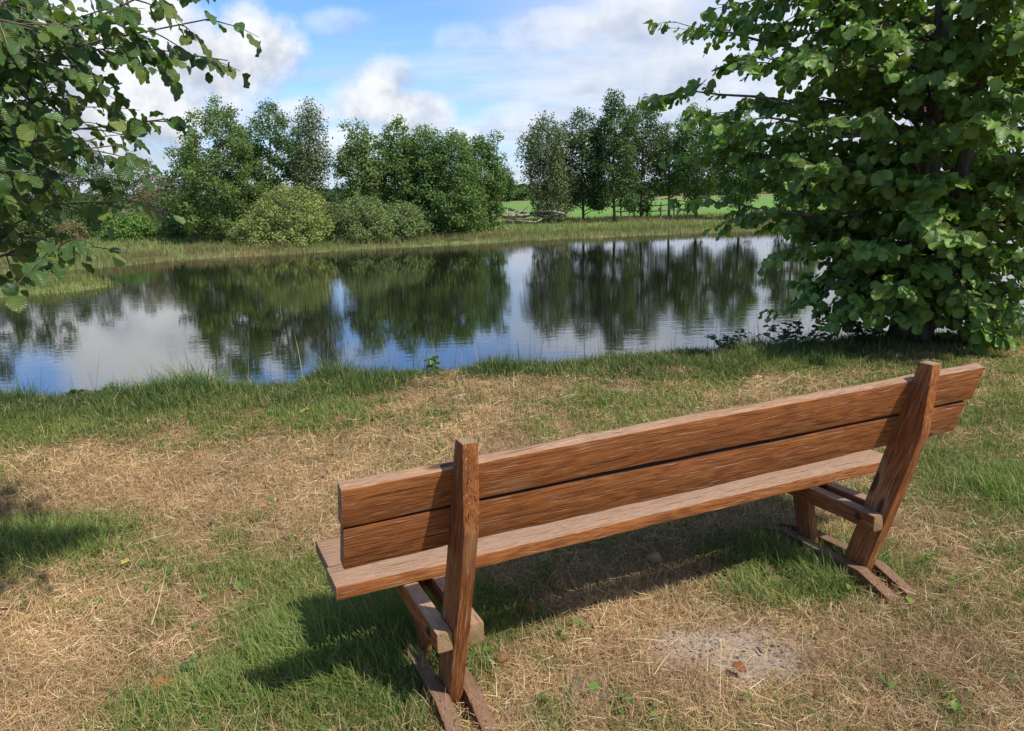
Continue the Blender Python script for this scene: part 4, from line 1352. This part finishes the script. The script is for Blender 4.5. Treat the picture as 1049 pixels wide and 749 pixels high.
# flaky chips on the bare spot
n = 500
a = rng.uniform(0, 6.28, n)
q = np.sqrt(rng.random(n)) * 1.15
pi = rng.choice(3, n, p=[0.82, 0.1, 0.08])
PT = np.array(PATCHES)[pi]
x, y = PT[:, 0] + np.cos(a) * q * PT[:, 2], PT[:, 1] + np.sin(a) * q * PT[:, 3]
keep = rng.random(n) < bare(x, y) + 0.1
x, y = x[keep], y[keep]
n = len(x)
z = ground_z(x, y) + 0.004
P = np.stack([x, y, z], -1)
az = rng.uniform(0, 6.28, n)
e1 = np.stack([np.cos(az), np.sin(az), rng.normal(0, 0.3, n)], -1)
e2 = np.stack([-np.sin(az), np.cos(az), rng.normal(0, 0.3, n)], -1)
l_ = rng.uniform(0.003, 0.011, n)[:, None]
w_ = rng.uniform(0.002, 0.007, n)[:, None]
Vv = np.stack([P - e1 * l_ - e2 * w_, P + e1 * l_ - e2 * w_ * 0.6, P + e1 * l_ * 0.8 + e2 * w_, P - e1 * l_ * 0.9 + e2 * w_], 1).reshape(-1, 3)
cl = np.array([0.38, 0.30, 0.24]) * rng.uniform(0.4, 1.15, (n, 1))
chips = mesh_np('soil_crumbs', Vv, np.arange(4 * n).reshape(n, 4), STRAW, None, {'col': col4(np.repeat(cl, 4, 0))})
tag(chips, 'grey crumbs and chips on the bare trodden spot', 'crumbs', kind='stuff')


# reeds and meadow on the far side
def shore_points(n, lo, hi):
    k = len(POLY)
    i0 = len(NEAR)
    seg = np.array([POLY[(i + 1) % k] - POLY[i] for i in range(i0, k - 1)])
    ln_ = np.hypot(seg[:, 0], seg[:, 1])
    s = rng.choice(len(seg), n, p=ln_ / ln_.sum())
    t = rng.random(n)[:, None]
    p = POLY[i0 + s] + seg[s] * t
    nn = np.stack([seg[s][:, 1], -seg[s][:, 0]], -1) / ln_[s][:, None]
    off = rng.uniform(lo, hi, n)
    return p + nn * off[:, None]


n = 60000
P2 = shore_points(n, -0.6, 2.8)
x, y = P2[:, 0], P2[:, 1]
sd = pond_sd(x, y)
ok = (sd < 0.25) & (y > 17) & (np.abs(x) < 42)
x, y, sd = x[ok], y[ok], sd[ok]
n = len(x)
z = np.maximum(ground_z(x, y), WATER - 0.1)
o = -sd
nb = vnoise(x, y, 0.35, 55, 3)[:, None]
low_c = np.array([0.20, 0.175, 0.08])
up_c = np.array([0.165, 0.21, 0.065])
kk = sstep(o, 0.2, 1.8)[:, None]
pal = low_c * (1 - kk) + up_c * kk
pal = pal * (1 - 0.6 * sstep(nb, 0.5, 0.7)) + np.array([0.21, 0.135, 0.075]) * 0.6 * sstep(nb, 0.5, 0.7)
spit = ((y < 27) & (x < -11.5))[:, None]
pal = np.where(spit, np.array([0.19, 0.20, 0.065]), pal)
pal = pal * rng.uniform(0.65, 1.3, (n, 1))
L = rng.uniform(0.12, 0.42, n) * (0.7 + 0.6 * nb[:, 0]) * np.where(spit[:, 0], 0.8, 1.0)
reeds = ribbons('shore_reeds', np.stack([x, y, z - 0.03], -1), rng.uniform(0, 6.28, n), L, rng.uniform(0, 0.3, n), rng.uniform(0, 0.7, n), rng.uniform(0.014, 0.030, n), pal, GRASS, 3)
tag(reeds, 'olive and tawny reeds fringing the far shore', 'reeds', kind='stuff')

n = 90000
y = rng.uniform(22, 57, n)
x = rng.uniform(-1, 1, n) * (y * 0.80)
sd = pond_sd(x, y)
ok = sd < -1.2
x, y = x[ok], y[ok]
n = len(x)
z = ground_z(x, y)
nb = vnoise(x, y, 0.25, 56, 3)[:, None]
pal = np.array([0.145, 0.205, 0.055]) * (1 - nb) + np.array([0.21, 0.19, 0.08]) * nb
red = sstep(vnoise(x, y, 0.18, 57, 2), 0.52, 0.66)[:, None] * sstep(x, 2, 6)[:, None]
pal = pal * (1 - 0.7 * red) + np.array([0.23, 0.125, 0.075]) * 0.7 * red
pal = pal * rng.uniform(0.7, 1.3, (n, 1))
mw = ribbons('meadow_grass', np.stack([x, y, z - 0.02], -1), rng.uniform(0, 6.28, n), rng.uniform(0.12, 0.36, n), rng.uniform(0, 0.5, n), rng.uniform(0.1, 0.9, n), rng.uniform(0.02, 0.045, n), pal, GRASS, 3)
tag(mw, 'rough meadow grass between the reeds and the trees', 'grass', kind='stuff')


# ------------------------------------------------------------------ weeds on the near bank
def weed(label, x, y, h, n, size, colr, spread, seed, group=None, name='weed', cat='weed'):
    r_ = np.random.default_rng(seed)
    z0 = float(ground_z(np.array([x]), np.array([y]))[0])
    root_ = empty(name, (x, y, z0))
    tag(root_, label, cat, group)
    tb_ = Tubes()
    fo_ = Foliage()
    for i in range(n):
        a_ = r_.uniform(0, 6.28)
        q_ = spread * math.sqrt(r_.random())
        top_ = np.array([math.cos(a_) * q_, math.sin(a_) * q_, h * r_.uniform(0.55, 1.0)])
        st_ = top_ * np.array([0.03, 0.03, 0.0])
        path_ = bezier(st_, (st_ + top_) / 2 + np.array([0, 0, h * 0.2]), top_, 6)
        tb_.add(path_, np.linspace(0.005, 0.002, 6), 4)
        for j in range(1, 6):
            for sg in (-1, 1):
                d_ = np.array([math.cos(a_ + sg * 1.4 + j), math.sin(a_ + sg * 1.4 + j), r_.uniform(-0.3, 0.3)])
                fo_.p.append(path_[j])
                fo_.t.append(d_)
                fo_.n.append(np.array([0, 0, 1.0]) + r_.normal(0, 0.3, 3))
                fo_.z.append(size * r_.uniform(0.6, 1.2))
                fo_.c.append(np.array(colr) * r_.uniform(0.7, 1.3))
    tb_.build('stem', GRASSSTEM, root_)
    fo_.build('foliage', LEAF_NEAR, root_)


GRASSSTEM = bark_mat('green_stem', (0.07, 0.10, 0.03), (0.13, 0.15, 0.05))
weed('pale green nettle standing alone on the brow of the bank', -0.78, 7.55, 0.30, 3, 0.075, (0.10, 0.17, 0.05), 0.05, 1)
weed('leafy bramble at the water edge under the alder boughs', 3.15, 8.45, 0.45, 16, 0.075, (0.045, 0.085, 0.025), 0.38, 2, name='bramble', cat='bramble')
weed('bramble patch low at the foot of the alder trunk', 3.9, 8.3, 0.35, 16, 0.08, (0.05, 0.09, 0.025), 0.45, 3, name='bramble', cat='bramble')
weed('small weeds beside the bramble and the water', 2.35, 8.2, 0.28, 8, 0.06, (0.06, 0.11, 0.03), 0.25, 4)
weed('young alder suckers beyond the bench end', 5.0, 8.0, 0.55, 14, 0.10, (0.075, 0.14, 0.03), 0.5, 5, name='sapling', cat='sapling')
weed('low dock leaves on the brow near the tall grass tuft', -3.9, 7.05, 0.2, 6, 0.08, (0.08, 0.14, 0.035), 0.2, 6)

# fallen leaves
fallen = [(-1.89, 3.47, 0.055, (0.36, 0.31, 0.08), 'yellow fallen leaf flat on the green tuft'), (-2.29, 3.9, 0.06, (0.42, 0.38, 0.08), 'dull yellow fallen leaf near the lush grass clump'),
          (-1.28, 2.46, 0.075, (0.30, 0.12, 0.045), 'brown curled leaf on straw next to a dark green leaf'), (-1.22, 2.56, 0.075, (0.05, 0.10, 0.035), 'dark green fallen leaf lying on straw'),
          (-1.69, 6.1, 0.08, (0.50, 0.46, 0.10), 'yellow leaf in the bank grass by the water'), (-3.1, 6.45, 0.08, (0.36, 0.40, 0.08), 'yellow green leaf in the bank grass near the tuft'),
          (-0.60, 2.46, 0.075, (0.40, 0.28, 0.05), 'mustard leaf in the tall grass by the bench foot'), (0.79, 2.5, 0.05, (0.22, 0.085, 0.035), 'rust brown leaf on the bare trodden spot'),
          (-0.06, 2.58, 0.055, (0.20, 0.10, 0.045), 'brown leaf beside the ground runners'), (0.81, 3.24, 0.07, (0.34, 0.17, 0.07), 'tan leaf at the edge of the bench shadow'),
          (0.64, 3.34, 0.07, (0.42, 0.30, 0.16), 'pale leaf inside the bench shadow'), (0.05, 2.95, 0.06, (0.26, 0.12, 0.05), 'small brown leaf in shaded grass below the seat')]
for i, (fx, fy, fs, fc, lb) in enumerate(fallen):
    rr_ = np.random.default_rng(300 + i)
    Vt, Qt, Lt = TEMPL[1 if i % 2 else 3]
    Vl = Vt * fs * np.array([1, 1, 1.3]) - np.array([0, fs / 2, 0])
    o = mesh_np('fallen_leaf', Vl, Qt, DEADLEAF, None, {'col': col4(np.tile(np.array(fc), (len(Vl), 1))), 'luv': Lt}, smooth=True)
    sm = o.modifiers.new('thickness', 'SOLIDIFY')
    sm.thickness = 0.0008
    o.location = (fx, fy, float(ground_z(np.array([fx]), np.array([fy]))[0]) + 0.045)
    o.rotation_euler = (rr_.uniform(-0.35, 0.35), rr_.uniform(-0.35, 0.35), rr_.uniform(0, 6.28))
    tag(o, lb, 'leaf', 'fallen leaves on the grass')
